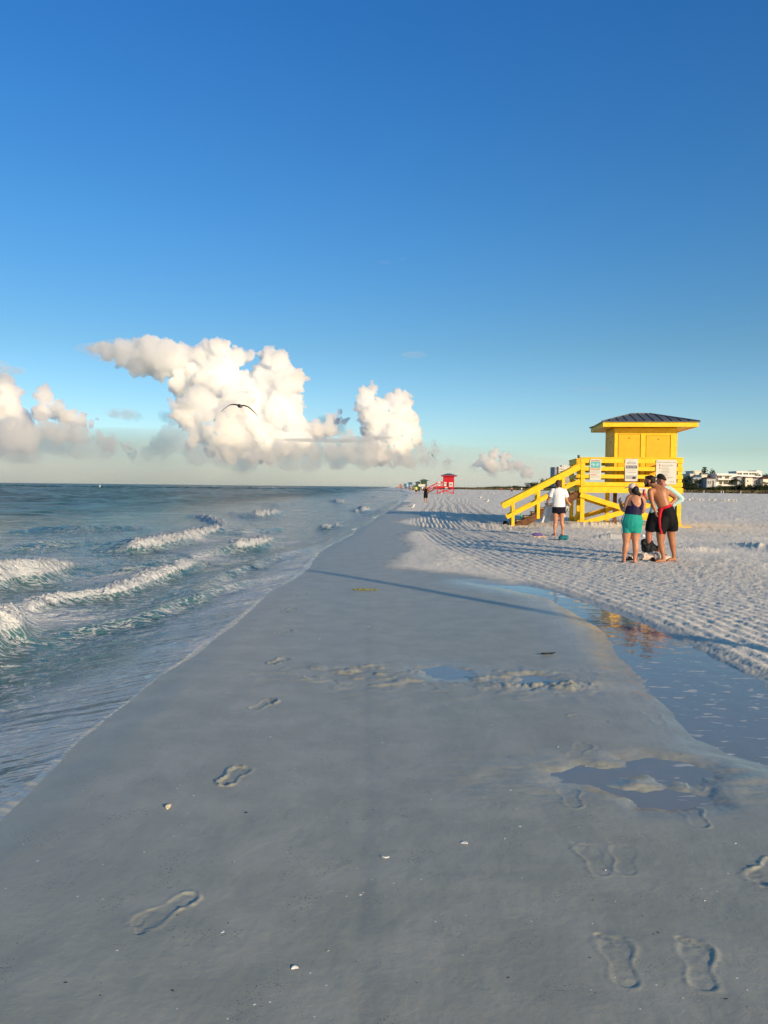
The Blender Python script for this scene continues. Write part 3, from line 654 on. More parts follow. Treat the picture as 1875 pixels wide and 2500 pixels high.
    rm = MB(); rm.add(A+B+[r0, r1], [(3,2,1,0),(0,1,5,4),(1,2,6,5),(2,3,7,6),(3,0,4,7),(4,5,9,8),(5,6,9),(6,7,8,9),(7,4,8)])
    roofo = rm.build('roof', roof, t)
    if detail > 1:
        sm = MB()
        def seam(a, b): sm.beam(a, b, .03, .035, (1, 0, 0))
        for i in range(1, 11):
            x = RX0-q+(RX1-RX0+2*q)*i/11
            if x < r0[0]: f_ = (x-B[0][0])/(r0[0]-B[0][0])
            elif x > r1[0]: f_ = (B[1][0]-x)/(B[1][0]-r1[0])
            else: f_ = 1
            for ya in (B[0][1], B[2][1]): seam((x, ya, B[0][2]+.012), (x, ya+(2.25-ya)*f_, B[0][2]+(zt-B[0][2])*f_+.012))
        for a, b in ((B[0], r0), (B[1], r1), (B[2], r1), (B[3], r0), (r0, r1)): sm.beam((a[0], a[1], a[2]+.012), (b[0], b[1], b[2]+.012), .05, .04, (0, 1, 0))
        sm.build('seam', roof, roofo)
    # stair on the left: ten risers
    rise, run = .168, .295; sx = -W_-.06
    for i in range(1, 10):
        z = 1.56-rise*i; x = sx-run*(i-1); 
        s_ = MB(); s_.box(x-run-.05, x, .12, 1.10, z-.045, z); s_.build('step', tread, t, bevel=.005)
        MB().box(x-run-.02, x-run+.03, .13, 1.09, z-.17, z-.047).build('riser', brown, t)
    st = MB(); e = (sx-run*9.2, 1.56-rise*9.2-.25)
    for y in (.075, 1.145): st.beam((sx+.05, y, 1.30), (e[0], y, e[1]), .07, .26)
    st.build('stringer', brown, t)
    s2 = MB().box(sx-run*9-.35, sx-run*9+.02, .1, 1.12, -.35, 1.56-rise*10+.02); s2.build('step', tread, t, bevel=.005)
    def rz_(u): return 2.44-(.535*u)          # rail top at distance u from the deck edge
    for y in (.0, 1.215):
        rl = MB(); rl.beam((sx+.05, y, rz_(-.05)-.10), (sx-2.97, y, rz_(2.97)-.10), .045, .20); rl.beam((sx+.05, y, rz_(-.05)+.03), (sx-3.0, y, rz_(3.0)+.03), .13, .035)
        rl.build('handrail', paint, t, bevel=.004)
        r2 = MB(); r2.beam((sx+.03, y, rz_(0)-.62), (sx-2.80, y, rz_(2.80)-.62), .04, .15); r2.build('lower_rail', paint, t, bevel=.004)
        for u, zb in ((2.55, -.35), (1.56, .28), (.60, .80)):
            MB().box(sx-u-.06, sx-u+.06, y+.024, y+.11, zb, rz_(u)-.02).build('rail_post', paint, t, bevel=.004)
    return t

def txt(body, x, z, size, y, mat, parent, align='CENTER', bold=.0, sx=1.0):
    c = bpy.data.curves.new('lettering', 'FONT'); c.body = body; c.size = size; c.align_x = align; c.extrude = .0012; c.offset = bold
    o = bpy.data.objects.new('lettering', c); col.objects.link(o); bpy.context.view_layer.update()
    me = bpy.data.meshes.new_from_object(o.evaluated_get(bpy.context.evaluated_depsgraph_get())); bpy.data.objects.remove(o); bpy.data.curves.remove(c)
    me.name = 'lettering'; me.materials.clear(); me.materials.append(mat)
    o = bpy.data.objects.new('lettering', me); col.objects.link(o); o.parent = parent; o.location = (x, y, z); o.rotation_euler = (math.pi/2, 0, 0); o.scale = (sx, 1, 1); return o
def sign(T, x0, x1, z0, z1, label, kind, group, y=-.062):
    M = T.matrix_basis; Rz = T.rotation_euler.z
    cx = (x0+x1)/2; cz = z0; p = Matrix.Translation(T.location) @ Matrix.Rotation(Rz, 4, 'Z') @ Vector((cx, y, cz))
    s = empty('sign', p, Rz, label, 'sign', group); w = x1-x0; h = z1-z0; r = .04
    pts = []
    for (ox, oz, a0) in ((w/2-r, r, -90), (w/2-r, h-r, 0), (-w/2+r, h-r, 90), (-w/2+r, r, 180)):
        for k in range(5): a = R(a0+k*22.5); pts.append((ox+r*math.cos(a), oz+r*math.sin(a)))
    n = len(pts); m = MB(); m.add([(a, -.006, b) for a, b in pts]+[(a, .006, b) for a, b in pts], [tuple(range(n)), tuple(range(2*n-1, n-1, -1))]+[(i, (i+1) % n, n+(i+1) % n, n+i) for i in range(n)])
    m.build('panel', white_s, s)
    Yf = -.0075
    def rect(name, a, b, c, d, mat): return MB().box(a*w-w/2, b*w-w/2, -.0085, -.0062, h*c, h*d).build(name, mat, s)
    if kind in ('rip', 'rip_far'):
        rect('picture', .07, .93, .58, .86, teal_ink)
    if kind == 'rip':
        rect('header_rule', .07, .93, .868, .876, ink)
        txt('RIP CURRENTS', 0, h*.905, .052, Yf-.002, red_ink, s, bold=.001)
        for sg in (-1, 1):
            q = MB()
            for k in range(3):
                for i in range(9):
                    a0 = i/9*math.pi*1.5; a1 = (i+1)/9*math.pi*1.5; rr = .028+.022*k; cx_ = sg*w*.22; cz_ = h*.72
                    q.beam((cx_+sg*rr*math.cos(a0), -.0095, cz_+rr*.7*math.sin(a0)), (cx_+sg*rr*math.cos(a1), -.0095, cz_+rr*.7*math.sin(a1)), .001, .006)
            q.build('current_arrow', white_ink, s)
        rect('shore_band', .07, .93, .525, .578, tan_ink); rect('heading_bar', .07, .55, .478, .518, pink_ink); rect('heading_bar', .07, .62, .235, .262, red_ink)
        txt('IF CAUGHT IN A RIP CURRENT', 0, h*.487, .026, Yf-.002, ink, s)
        l = MB()
        for k in range(5): l.box(-w*.42, w*(.40-.05*(k % 2)), -.0085, -.0064, h*(.44-k*.032), h*(.448-k*.032))
        for k in range(4): l.box(-w*.42, w*.05, -.0085, -.0064, h*(.205-k*.03), h*(.212-k*.03)); l.box(w*.12, w*.36, -.0085, -.0064, h*(.215-k*.03), h*(.221-k*.03))
        l.build('fine_print', inkg, s)
    if kind == 'enjoy':
        txt('Sarasota County', 0, h*.825, .050, Yf, ink, s); txt('Beaches Program', 0, h*.772, .050, Yf, ink, s)
        MB().cyl((-w*.14, -.0085, h*.905), (-w*.14, -.0064, h*.905), .02, n=14).build('emblem', inkg, s); m = MB(); m.box(-w*.02, w*.12, -.0085, -.0064, h*.90, h*.912); m.build('emblem', inkg, s)
        rect('banner', .06, .94, .575, .70, navy_ink); txt('Enjoy the Beach!', 0, h*.622, .055, -.0095, white_ink, s, bold=.0012)
        l = MB()
        for z_ in (.50, .485, .41, .395, .38): l.box(-w*.28, w*.36, -.0085, -.0064, h*z_, h*(z_+.007))
        for z_ in (.485, .395): l.box(-w*.40, -w*.33, -.0085, -.0064, h*z_, h*(z_+.03))
        l.build('fine_print', inkg, s)
        rect('photo', .06, .94, .14, .26, photo_ink); m = MB(); m.box(-w*.44, w*.1, -.0095, -.0087, h*.125, h*.139)
        for (a, b, c, d) in ((.06, .36, .10, .13), (.12, .30, .13, .19), (.08, .16, .16, .20), (.26, .34, .14, .20), (.16, .24, .19, .215)): m.box(w*a, w*b, -.0105, -.0087, h*c, h*d)
        m.build('dark_print', ink, s)
    if kind == 'flags':
        txt('BEACH WARNING FLAGS', 0, h*.875, .062, Yf, inkg, s, bold=.0008)
        for k, (tx, cc, zz) in enumerate((('WATER CLOSED TO PUBLIC', red_ink, .765), ('HIGH HAZARD', red_ink, .645), ('MEDIUM HAZARD', pink_ink, .52), ('LOW HAZARD', tan_ink, .40), ('DANGEROUS MARINE LIFE', navy_ink, .275))):
            MB().box(-w*.36, -w*.29, -.0085, -.0064, h*(zz-.02 if k == 0 else zz), h*(zz+.045)).build('flag_mark', cc, s)
            txt(tx, -w*.24, h*zz, .036, Yf, ink, s, 'LEFT')
            l = MB(); l.box(-w*.24, w*.22, -.0085, -.0064, h*(zz-.034), h*(zz-.027)); l.box(-w*.24, w*.14, -.0085, -.0064, h*(zz-.056), h*(zz-.049)); l.build('fine_print', inkg, s)
        MB().cyl((w*.36, -.0085, h*.10), (w*.36, -.0064, h*.10), .019, n=14).build('emblem', ink, s); m = MB(); m.box(w*.27, w*.28, -.0085, -.0064, h*.08, h*.13); m.box(w*.25, w*.30, -.0085, -.0064, h*.125, h*.135); m.box(w*.16, w*.22, -.0085, -.0064, h*.09, h*.11); m.build('emblem', ink, s)
    if kind == 'small':
        txt('PLEASE DO NOT CLIMB ON', 0, h*.60, .026, Yf, ink, s); txt('TOWER OR PLAY UNDERNEATH', 0, h*.30, .026, Yf, ink, s)
    if kind in ('rip', 'flags'):
        for a in (-1, 1):
            for c in (.025, .975): MB().cyl((a*(w/2-.025), -.010, h*c), (a*(w/2-.025), -.0062, h*c), .011, n=8).build('bolt', inkg, s)
    if kind.startswith('far'):
        rect('print_block', .15, .85, .50 if 'b' in kind else .25, .68 if 'b' in kind else .72, navy_ink if 'b' in kind else inkg)
    return s
yel = pmat('yellow_paint', (.85, .53, .016), .55, .3, .10, 5, stain=(.62, .42, .06)); yel2 = pmat('deep_yellow_paint', (.74, .42, .008), .5, .35, .06, 4)
redp = pmat('red_paint', (.50, .012, .025), .5, .3, .08, 4); grnp = pmat('green_paint', (.045, .085, .045), .6, .3, .1, 4); blup = pmat('blue_paint', (.05, .17, .33), .6, .3, .1, 4); olv = pmat('olive_paint', (.07, .10, .09), .6, .3, .1, 4); org = pmat('orange_paint', (.55, .17, .05), .6, .3, .1, 4); grnroof = pmat('green_grey_roof', (.12, .17, .16), .6, .3, .1, 3); bluroof = pmat('blue_grey_roof', (.10, .19, .27), .6, .3, .1, 3)
G_T = 'lifeguard towers along the beach'
T0 = tower('bright yellow lifeguard tower with grey metal roof and stairs, nearest of all', yel, yel2, (9.66, 30.17, 0), R(-7), G_T)
SG = 'signs on the yellow tower railing'
sign(T0, -1.588, -1.152, 1.846, 2.675, 'tall white sign with red RIP CURRENTS heading and teal diagram, left end of yellow railing', 'rip', SG)
sign(T0, -.24, .24, 1.81, 2.685, 'white sign with dark Enjoy the Beach banner and grey photo, middle of yellow railing', 'enjoy', SG)
sign(T0, .93, 1.70, 1.70, 2.655, 'largest white sign listing BEACH WARNING FLAGS, right end of yellow railing', 'flags', SG)
sign(T0, .17, .62, 1.385, 1.555, 'small wide white notice on the yellow deck beam below the railing', 'small', SG, -.058)
def tower_at(pxc, Y, label, paint, rz=-4, detail=1, roof=roofm):
    c = vp(pxc, 1190, Y); return tower(label, paint, paint, (c.x, Y, 0.0), R(rz), G_T, detail, roof)
T1 = tower_at(1087, 174, 'red lifeguard tower with grey roof, second nearest, beyond the man in black', redp)
RS = 'signs on the red tower railing'
sign(T1, -1.75, -1.15, 1.80, 2.72, 'white sign at the left end of the red tower railing', 'far_a', RS)
sign(T1, -.28, .26, 1.75, 2.66, 'white sign with dark band in the middle of the red tower railing', 'far_b', RS)
sign(T1, .85, 1.72, 1.62, 2.62, 'widest white sign at the right end of the red tower railing', 'far_c', RS)
sign(T1, -.05, .50, 1.25, 1.50, 'small white notice below the railing of the red tower', 'plain', RS, -.07)
T2 = tower_at(1030, 307, 'dark green lifeguard tower behind the red one', grnp, -3, 1, grnroof)
sign(T2, -1.4, 1.4, 1.62, 2.60, 'wide white sign on the railing of the dark green tower', 'plain', 'signs on the far towers')
T3 = tower_at(1017, 430, 'olive lifeguard tower partly hidden just left of the green one', olv, -2, 1, grnroof)
T4 = tower_at(998.5, 508, 'blue lifeguard tower farther along the shore than the green one', blup, -2, 1, bluroof)
sign(T4, -1.2, -.4, 1.7, 2.7, 'left white sign on the blue tower railing', 'plain', 'signs on the far towers'); sign(T4, .7, 1.7, 1.7, 2.6, 'right white sign on the blue tower railing', 'plain', 'signs on the far towers')
T5 = tower_at(987, 720, 'small far lifeguard tower in pale blue beyond the blue one', bluroof, -2, 1, bluroof)
T6 = tower_at(976, 960, 'farthest tiny orange red lifeguard tower at the end of the beach', org, -2, 1)
def T0p(x, y, z): return Matrix.Translation(T0.location) @ Matrix.Rotation(R(-7), 4, 'Z') @ Vector((x, y, z))
cup = MB(); cup.cyl((0, 0, 0), (0, 0, .13), .042, .055, 14); tag(cup.build('cup', pmat('brown_cup', (.12, .07, .06), .5), None, True), 'small brown drink cup standing on the yellow rail post by the stairs', 'cup').location = T0p(-1.86, 1.25, 2.746)
b = MB(); b.cyl((0, 0, .0), (0, 0, .62), .035, .03, 8); b.ell((.0, 0, -.05), (.06, .05, .10)); b.box(-.08, -.05, -.02, .02, .05, .1); o = b.build('hanging_strap', pmat('black_rubber', (.02, .018, .012), .6), None, True); o.location = T0p(1.72, .02, .50); tag(o, 'dark rubber strap hanging beside the right front leg of the yellow tower', 'strap')

# ---------------------------------------------------------------- people
def ringtube(B, pts, ref=(1, 0, 0), n=16, caps=(True, True), sub=4):
    """pts: (x,y,z,ra,rb) ra along ref, rb across"""
    P = [np.array(p, float) for p in pts]; m = len(P); S = []
    for i in range(m-1):
        p0 = P[max(i-1, 0)]; p1 = P[i]; p2 = P[i+1]; p3 = P[min(i+2, m-1)]
        for j in range(sub):
            t = j/sub; S.append(.5*((2*p1)+(p2-p0)*t+(2*p0-5*p1+4*p2-p3)*t*t+(3*p1-p0-3*p2+p3)*t**3))
    S.append(P[-1])
    t0 = Vector(S[0][:3]-S[1][:3]).normalized(); t1 = Vector(S[-1][:3]-S[-2][:3]).normalized()
    def capr(s, t, rev):
        out = []
        for k in (1, 2, 3):
            a = k/3*math.pi/2*.97; r = min(s[3], s[4]); q = s.copy(); q[:3] = s[:3]+np.array(t[:])*r*math.sin(a)*.9; q[3] = s[3]*math.cos(a); q[4] = s[4]*math.cos(a); out.append(q)
        return out
    if caps[0]: S = capr(S[0], t0, True)[::-1]+S
    if caps[1]: S = S+capr(S[-1], t1, False)
    V = []; ref = Vector(ref)
    for i, s in enumerate(S):
        a = Vector(S[max(i-1, 0)][:3]); b = Vector(S[min(i+1, len(S)-1)][:3]); t = (b-a).normalized()
        e = (ref-t*ref.dot(t)); e = e.normalized() if e.length > .05 else t.orthogonal().normalized(); u = t.cross(e)
        for k in range(n):
            q = 2*math.pi*k/n; V.append(Vector(s[:3])+e*(s[3]*math.cos(q))+u*(s[4]*math.sin(q)))
    L = len(S); F = [(i*n+k, i*n+(k+1) % n, (i+1)*n+(k+1) % n, (i+1)*n+k) for i in range(L-1) for k in range(n)]
    F += [tuple(range(n-1, -1, -1)), tuple(range((L-1)*n, L*n))]
    B.add(V, F)
def remeshed(B, name, mat, parent, vox=.008, smooth=3):
    me = bpy.data.meshes.new('tmp'); me.from_pydata([tuple(v) for v in B.v], [], B.f); bm = bmesh.new(); bm.from_mesh(me); bmesh.ops.recalc_face_normals(bm, faces=bm.faces); bm.to_mesh(me); bm.free()
    o = bpy.data.objects.new('tmp', me); col.objects.link(o)
    m = o.modifiers.new('r', 'REMESH'); m.mode = 'VOXEL'; m.voxel_size = vox; m.use_smooth_shade = True
    if smooth: s = o.modifiers.new('s', 'SMOOTH'); s.factor = .5; s.iterations = smooth
    bpy.context.view_layer.update(); r = bpy.data.meshes.new_from_object(o.evaluated_get(bpy.context.evaluated_depsgraph_get())); bpy.data.objects.remove(o); bpy.data.meshes.remove(me)
    r.name = name; r.materials.clear(); r.materials.append(mat); r.polygons.foreach_set('use_smooth', np.ones(len(r.polygons), bool))
    q = bpy.data.objects.new(name, r); col.objects.link(q); q.parent = parent; return q
def hand(B, w, d, curl, size=1.0, side=1):
    """palm at w heading d with five separate fingers bent toward curl"""
    w = Vector(w); d = Vector(d).normalized(); c = Vector(curl); c = (c-d*c.dot(d)).normalized(); s = d.cross(c)*side; k = size
    p1 = w+d*.045*k; p2 = w+d*.09*k
    ringtube(B, [(*w, .024*k, .02*k), (*p1, .038*k, .017*k), (*p2, .040*k, .014*k)], s, 10)
    for i, (off, L) in enumerate(((-.030, .065), (-.010, .078), (.010, .072), (.029, .056))):
        a = p2+s*off*k; b = a+(d*.8+c*.35).normalized()*L*.5*k; e = b+(d*.45+c*.85).normalized()*L*.5*k
        ringtube(B, [(*a, .0095*k, .0095*k), (*b, .009*k, .009*k), (*e, .0075*k, .0075*k)], s, 8, sub=2)
    a = w+d*.025*k-s*.028*k; b = a+(d*.6-s*.7+c*.2).normalized()*.035*k; e = b+(d*.8-s*.2+c*.4).normalized()*.03*k
    ringtube(B, [(*a, .013*k, .013*k), (*b, .0105*k, .0105*k), (*e, .0085*k, .0085*k)], s, 8, sub=2)
def foot(B, h, t, k=1.0):
    h = Vector(h); t = Vector(t); m = h.lerp(t, .5); d = (t-h).normalized(); s = Vector((-d.y, d.x, 0))
    ringtube(B, [(h.x, h.y, h.z+.034, .030*k, .034), (m.x, m.y, m.z+.034, .036*k, .032), (*(h.lerp(t, .82)+Vector((0, 0, .022))), .044*k, .02)], s, 12)
    for i in range(5):
        a = h.lerp(t, .84)+s*(-.032+.016*i)*k+Vector((0, 0, .017)); e = h.lerp(t, 1.0-.03*abs(i-1))+s*(-.034+.017*i)*k+Vector((0, 0, .012))
        ringtube(B, [(*a, .0095, .010), (*e, .0085, .009)], s, 8, sub=1)
def head(B, c, face, tilt=0, k=1.0, up=(0, 0, 1)):
    """skull, jaw, nose, lips, brow, ears; face = direction looked at"""
    c = Vector(c); f = Vector(face).normalized(); up = Vector(up); s = f.cross(up).normalized(); u = s.cross(f)
    M = Matrix((s, f, u)).transposed()
    def e(x, y, z, r): 
        V = [c+M @ Vector((x+v[0]*r[0], y+v[1]*r[1], z+v[2]*r[2]))*k for v in ICO2[0]]; B.add(V, [tuple(q) for q in ICO2[1]])
    e(0, -.012, .030, (.074, .094, .088)); e(0, .022, -.045, (.054, .062, .062)); e(0, .045, -.088, (.030, .030, .024)); e(0, .03, .0, (.062, .062, .08))
    e(0, .098, -.012, (.012, .018, .024)); e(0, .093, -.030, (.017, .014, .011)); e(0, .085, .022, (.042, .012, .010)); e(0, .088, -.055, (.022, .012, .007)); e(0, .087, -.066, (.020, .011, .007))
    for q in (-1, 1): e(q*.075, -.008, -.012, (.010, .020, .032)); e(q*.035, .066, -.025, (.022, .02, .02))
    return M, c, k
def eyes(M, c, k, parent):
    B = MB()
    for q in (-1, 1): B.ell(tuple(c+M @ Vector((q*.031, .080, .004))*k), (.010*k, .010*k, .0085*k), ICO1)
    B.build('eye', pmat('eye_white_brown', (.10, .06, .04), .2), parent, True)
def skinm(name, c):
    m, nt, p, out = newmat(name); oc = objcoord(nt)
    cc = mixc(nt, ramp(nt, noise(nt, 7, 4, .6, oc), .35, .7), tuple(x*.88 for x in c), tuple(min(1, x*1.1) for x in c)); nt.links.new(cc, p.inputs['Base Color'])
    p.inputs['Roughness'].default_value = .48; p.inputs['Subsurface Weight'].default_value = .12; p.inputs['Subsurface Radius'].default_value = (.02, .008, .004); p.inputs['Subsurface Scale'].default_value = .6
    return m
def cloth(name, c, rough=.85, fold=.5, sc_=9):
    m, nt, p, out = newmat(name); oc = objcoord(nt, (1, 1, .35)); n = noise(nt, sc_, 4, .55, oc, .6)
    nt.links.new(mixc(nt, ramp(nt, n, .3, .7), tuple(x*.9 for x in c), tuple(min(.95, x*1.08) for x in c)), p.inputs['Base Color'])
    p.inputs['Roughness'].default_value = rough; p.inputs['Specular IOR Level'].default_value = .2
    nt.links.new(bump(nt, n, fold, .03), p.inputs['Normal']); return m
class PF:
    """pose sheet: millimetre readings across the figure turned into metres about its own feet"""
    def __init__(s, x0, yf, k): s.x0 = x0; s.yf = yf; s.k = k/1000
    def __call__(s, x, z, y=0.0, ra=None, rb=None):
        p = ((x-s.x0)*s.k, y, (s.yf-z)*s.k)
        return p if ra is None else (*p, ra, rb if rb is not None else ra)
def person_root(px, py, label, group='people on the beach'):
    p = place(px, py); return empty('person', p, -math.atan2(p.x, p.y), label, 'person', group), p
hair_d = pmat('dark_hair', (.008, .005, .004), .6, .3, .3, 30); hair_b = pmat('brown_hair', (.06, .028, .020), .6, .3, .3, 30)
sk1 = skinm('tan_skin', (.50, .225, .125)); sk2 = skinm('warm_skin', (.40, .165, .075)); sk3 = skinm('ruddy_skin', (.38, .13, .08)); sk4 = skinm('fair_skin', (.52, .24, .14))

# woman in cap, teal shorts
w1, wp1 = person_root(1542, 1373, 'woman in pale cap, navy racerback top and teal shorts, seen from behind'); f = PF(505, 1990, 1.0*wp1.y/15.6)
B = MB()
ringtube(B, [f(430,1160,0,.10,.11), f(412,1320,0,.10,.105), f(396,1450,0,.088,.092), f(394,1600,-.01,.065,.068), f(382,1700,-.03,.064,.066), f(366,1830,-.01,.045,.047), f(362,1935,0,.031,.036)])
ringtube(B, [f(575,1160,0,.10,.11), f(575,1320,0,.10,.105), f(567,1450,0,.082,.09), f(572,1600,-.01,.063,.067), f(578,1700,-.03,.062,.065), f(568,1830,-.01,.044,.046), f(563,1940,0,.031,.036)])
foot(B, f(362,1990,-.05), f(350,1990,.17)); foot(B, f(563,1992,-.05), f(585,1992,.17))
ringtube(B, [f(498,1250,0,.16,.12), f(500,1180,-.01,.195,.14), f(503,1100,0,.185,.13), f(512,1000,0,.155,.112), f(535,860,0,.150,.108), f(550,740,0,.155,.105), f(550,670,0,.125,.085), f(540,625,.01,.062,.062), f(522,560,.02,.050,.054)])
ringtube(B, [f(470,665,0,.06,.06), f(425,690,0,.058,.058), f(385,800,0,.050,.052), f(350,930,.03,.043,.046), f(300,900,.10,.040,.040), f(262,820,.15,.028,.028)])
ringtube(B, [f(640,665,0,.06,.06), f(690,700,0,.055,.056), f(708,820,.02,.048,.05), f(700,950,.06,.042,.044), f(640,930,.16,.038,.038), f(560,900,.24,.027,.027)])
hand(B, f(262,820,.15), (-.25, .15, .9), (.6, .6, .2), .95); hand(B, f(560,900,.24), (-.9, .3, .2), (0, -.3, 1), .95, -1)
HM = head(B, f(505,500,.02), (-.85, .5, -.05), k=.98)
body = remeshed(B, 'body', sk1, w1, .0085); eyes(*HM, w1)
B = MB(); ringtube(B, [f(508,1010,0,.170,.125), f(502,1100,0,.200,.145), f(498,1180,-.01,.214,.160), f(498,1270,0,.185,.14)], caps=(False, True))
ringtube(B, [f(420,1200,0,.112,.122), f(408,1300,0,.112,.118), f(400,1388,0,.103,.108)], caps=(True, False)); ringtube(B, [f(580,1200,0,.112,.122), f(578,1300,0,.110,.118), f(572,1388,0,.098,.108)], caps=(True, False))
sh = remeshed(B, 'shorts', cloth('teal_shorts_fabric', (.015, .30, .25), .7, .25), w1, .008)
B = MB()
for q in (0, .012, .024): ringtube(B, [f(350-q*300,1015,-.045-q,.003,.003), f(316,1100,-.06-q,.003,.003), f(300,1200,-.06-q,.0032,.0032), f(304,1300,-.05-q,.003,.003), f(312,1385,-.05-q,.003,.003)], sub=3, n=6)
B.build('side_stripe', fm('white_stripe', (.8, .8, .8)), sh, True)
B = MB(); ringtube(B, [f(508,1040,0,.165,.12), f(520,960,0,.163,.118), f(533,880,0,.161,.117)], caps=(False, True))
ringtube(B, [f(535,860,.022,.158,.10), f(550,760,.03,.150,.09), f(552,720,.035,.12,.07)])
ringtube(B, [f(470,640,-.02,.014,.02), f(478,720,-.075,.016,.012), f(500,800,-.105,.022,.012), f(545,880,-.108,.05,.014)]); ringtube(B, [f(636,640,-.02,.014,.02), f(672,720,-.06,.022,.02), f(690,800,-.05,.026,.03), f(660,880,-.07,.05,.03)])
remeshed(B, 'top', cloth('navy_swim_fabric', (.014, .011, .048), .6, .2), w1, .007, 2)
B = MB(); B.ell(f(540,512,-.01), (.080, .084, .092)); B.ell(f(575,575,-.03), (.062, .055, .055)); B.ell(f(628,612,-.04), (.034, .035, .045)); remeshed(B, 'hair', hair_d, w1, .008)
B = MB(); HC = Vector(f(512,478,.01)); V = []; n = 20
rows = []
for i in range(7):
    a = i/6*math.pi/2
    rows.append([(HC.x+.100*math.cos(a)*math.cos(2*math.pi*k/n)*1.0, HC.y+.086*math.cos(a)*math.sin(2*math.pi*k/n), HC.z-.012-.02*math.cos(2*math.pi*k/n)*math.cos(a)*1.0+.108*math.sin(a)) for k in range(n)])
V = [p for r_ in rows for p in r_]; F = [(i*n+k, i*n+(k+1) % n, (i+1)*n+(k+1) % n, (i+1)*n+k) for i in range(6) for k in range(n)]
B.add(V, F); cap = B.build('cap', cloth('pale_pink_cap', (.68, .55, .50), .8, .1), w1, True); cap.modifiers.new('s', 'SOLIDIFY').thickness = .006
B = MB(); ringtube(B, [(HC.x-.07, HC.y+.02, HC.z+.012, .07, .010), (HC.x-.12, HC.y+.045, HC.z+.006, .065, .008), (HC.x-.165, HC.y+.07, HC.z-.004, .045, .006)], (.45, .85, 0)); B.build('brim', cap.data.materials[0], cap, True)

# shirtless man leaning
m1, mp1 = person_root(1626, 1372, 'shirtless man leaning forward in black swim shorts with a red side stripe'); f = PF(1215, 1990, .99*mp1.y/15.5)
B = MB()
ringtube(B, [f(1150,1130,-.06,.105,.11), f(1115,1280,-.08,.098,.105), f(1092,1420,-.09,.080,.088), f(1102,1590,-.09,.061,.064), f(1125,1700,-.07,.060,.060), f(1150,1820,-.08,.044,.045), f(1163,1925,-.09,.034,.036)])
ringtube(B, [f(1290,1120,.06,.105,.11), f(1298,1280,.10,.098,.105), f(1300,1420,.12,.080,.088), f(1325,1590,.13,.063,.066), f(1342,1700,.15,.058,.060), f(1360,1820,.15,.042,.044), f(1368,1920,.15,.034,.036)])
foot(B, f(1190,1990,-.09), f(975,2000,-.16)); foot(B, f(1392,1975,.15), f(1215,1985,.10))
ringtube(B, [f(1222,1180,.02,.15,.12), f(1222,1080,.01,.165,.125), f(1195,960,0,.140,.112), f(1160,860,0,.128,.105), f(1115,740,0,.135,.110), f(1075,630,0,.158,.115), f(1030,545,0,.165,.100), f(992,480,.02,.100,.075), f(950,440,.03,.058,.058), f(915,405,.04,.052,.056)])
ringtube(B, [f(930,540,-.07,.06,.06), f(885,560,-.11,.060,.060), f(905,680,-.13,.050,.052), f(930,790,-.14,.042,.044), f(960,870,-.14,.040,.040), f(988,945,-.14,.029,.029)])
ringtube(B, [f(1120,520,.05,.06,.06), f(1180,540,.07,.058,.058), f(1280,610,.08,.050,.050), f(1372,690,.07,.042,.042), f(1325,760,.03,.038,.038), f(1268,815,-.02,.028,.028)])
hand(B, f(988,945,-.14), (.25, .1, -1), (.8, .3, 0)); hand(B, f(1268,815,-.02), (-.8, -.1, -.45), (0, .2, -1), .95, -1)
HM = head(B, f(858,345,.05), (-.93, .22, -.28), k=1.02, up=(-.12, 0, 1))
body = remeshed(B, 'body', sk2, m1, .0085); eyes(*HM, m1)
B = MB(); B.ell(f(880,300,.05), (.100, .082, .082)); B.ell(f(915,345,.05), (.068, .078, .085)); B.ell(f(812,262,.05), (.045, .055, .03)); remeshed(B, 'hair', hair_d, m1, .008, 2)
B = MB(); B.ell(f(800,440,.04), (.040, .050, .030)); B.ell(f(840,410,.035), (.030, .064, .05)); remeshed(B, 'beard', hair_d, m1, .008, 2)
B = MB(); ringtube(B, [f(1170,885,0,.146,.120), f(1205,970,0,.160,.135), f(1232,1080,.01,.178,.150), f(1235,1180,.02,.175,.150)], caps=(False, True))
ringtube(B, [f(1150,1120,-.06,.125,.125), f(1115,1260,-.08,.125,.125), f(1082,1395,-.09,.112,.118)], caps=(True, False)); ringtube(B, [f(1295,1110,.06,.125,.125), f(1312,1240,.10,.125,.125), f(1315,1350,.12,.115,.118)], caps=(True, False))
sh = remeshed(B, 'shorts', cloth('black_swim_fabric', (.004, .0035, .005), .75, .6), m1, .008)
redf = cloth('red_swim_fabric', (.55, .012, .02), .7, .3)
B = MB(); ringtube(B, [f(1158,858,0,.146,.121), f(1178,905,0,.156,.130)], caps=(False, False)); ringtube(B, [f(1105,905,-.112,.034,.02), f(1085,1000,-.134,.030,.014), f(1076,1130,-.172,.026,.014), f(1090,1260,-.192,.026,.014), f(1118,1402,-.193,.028,.014)]); remeshed(B, 'red_stripe', redf, sh, .008, 1)

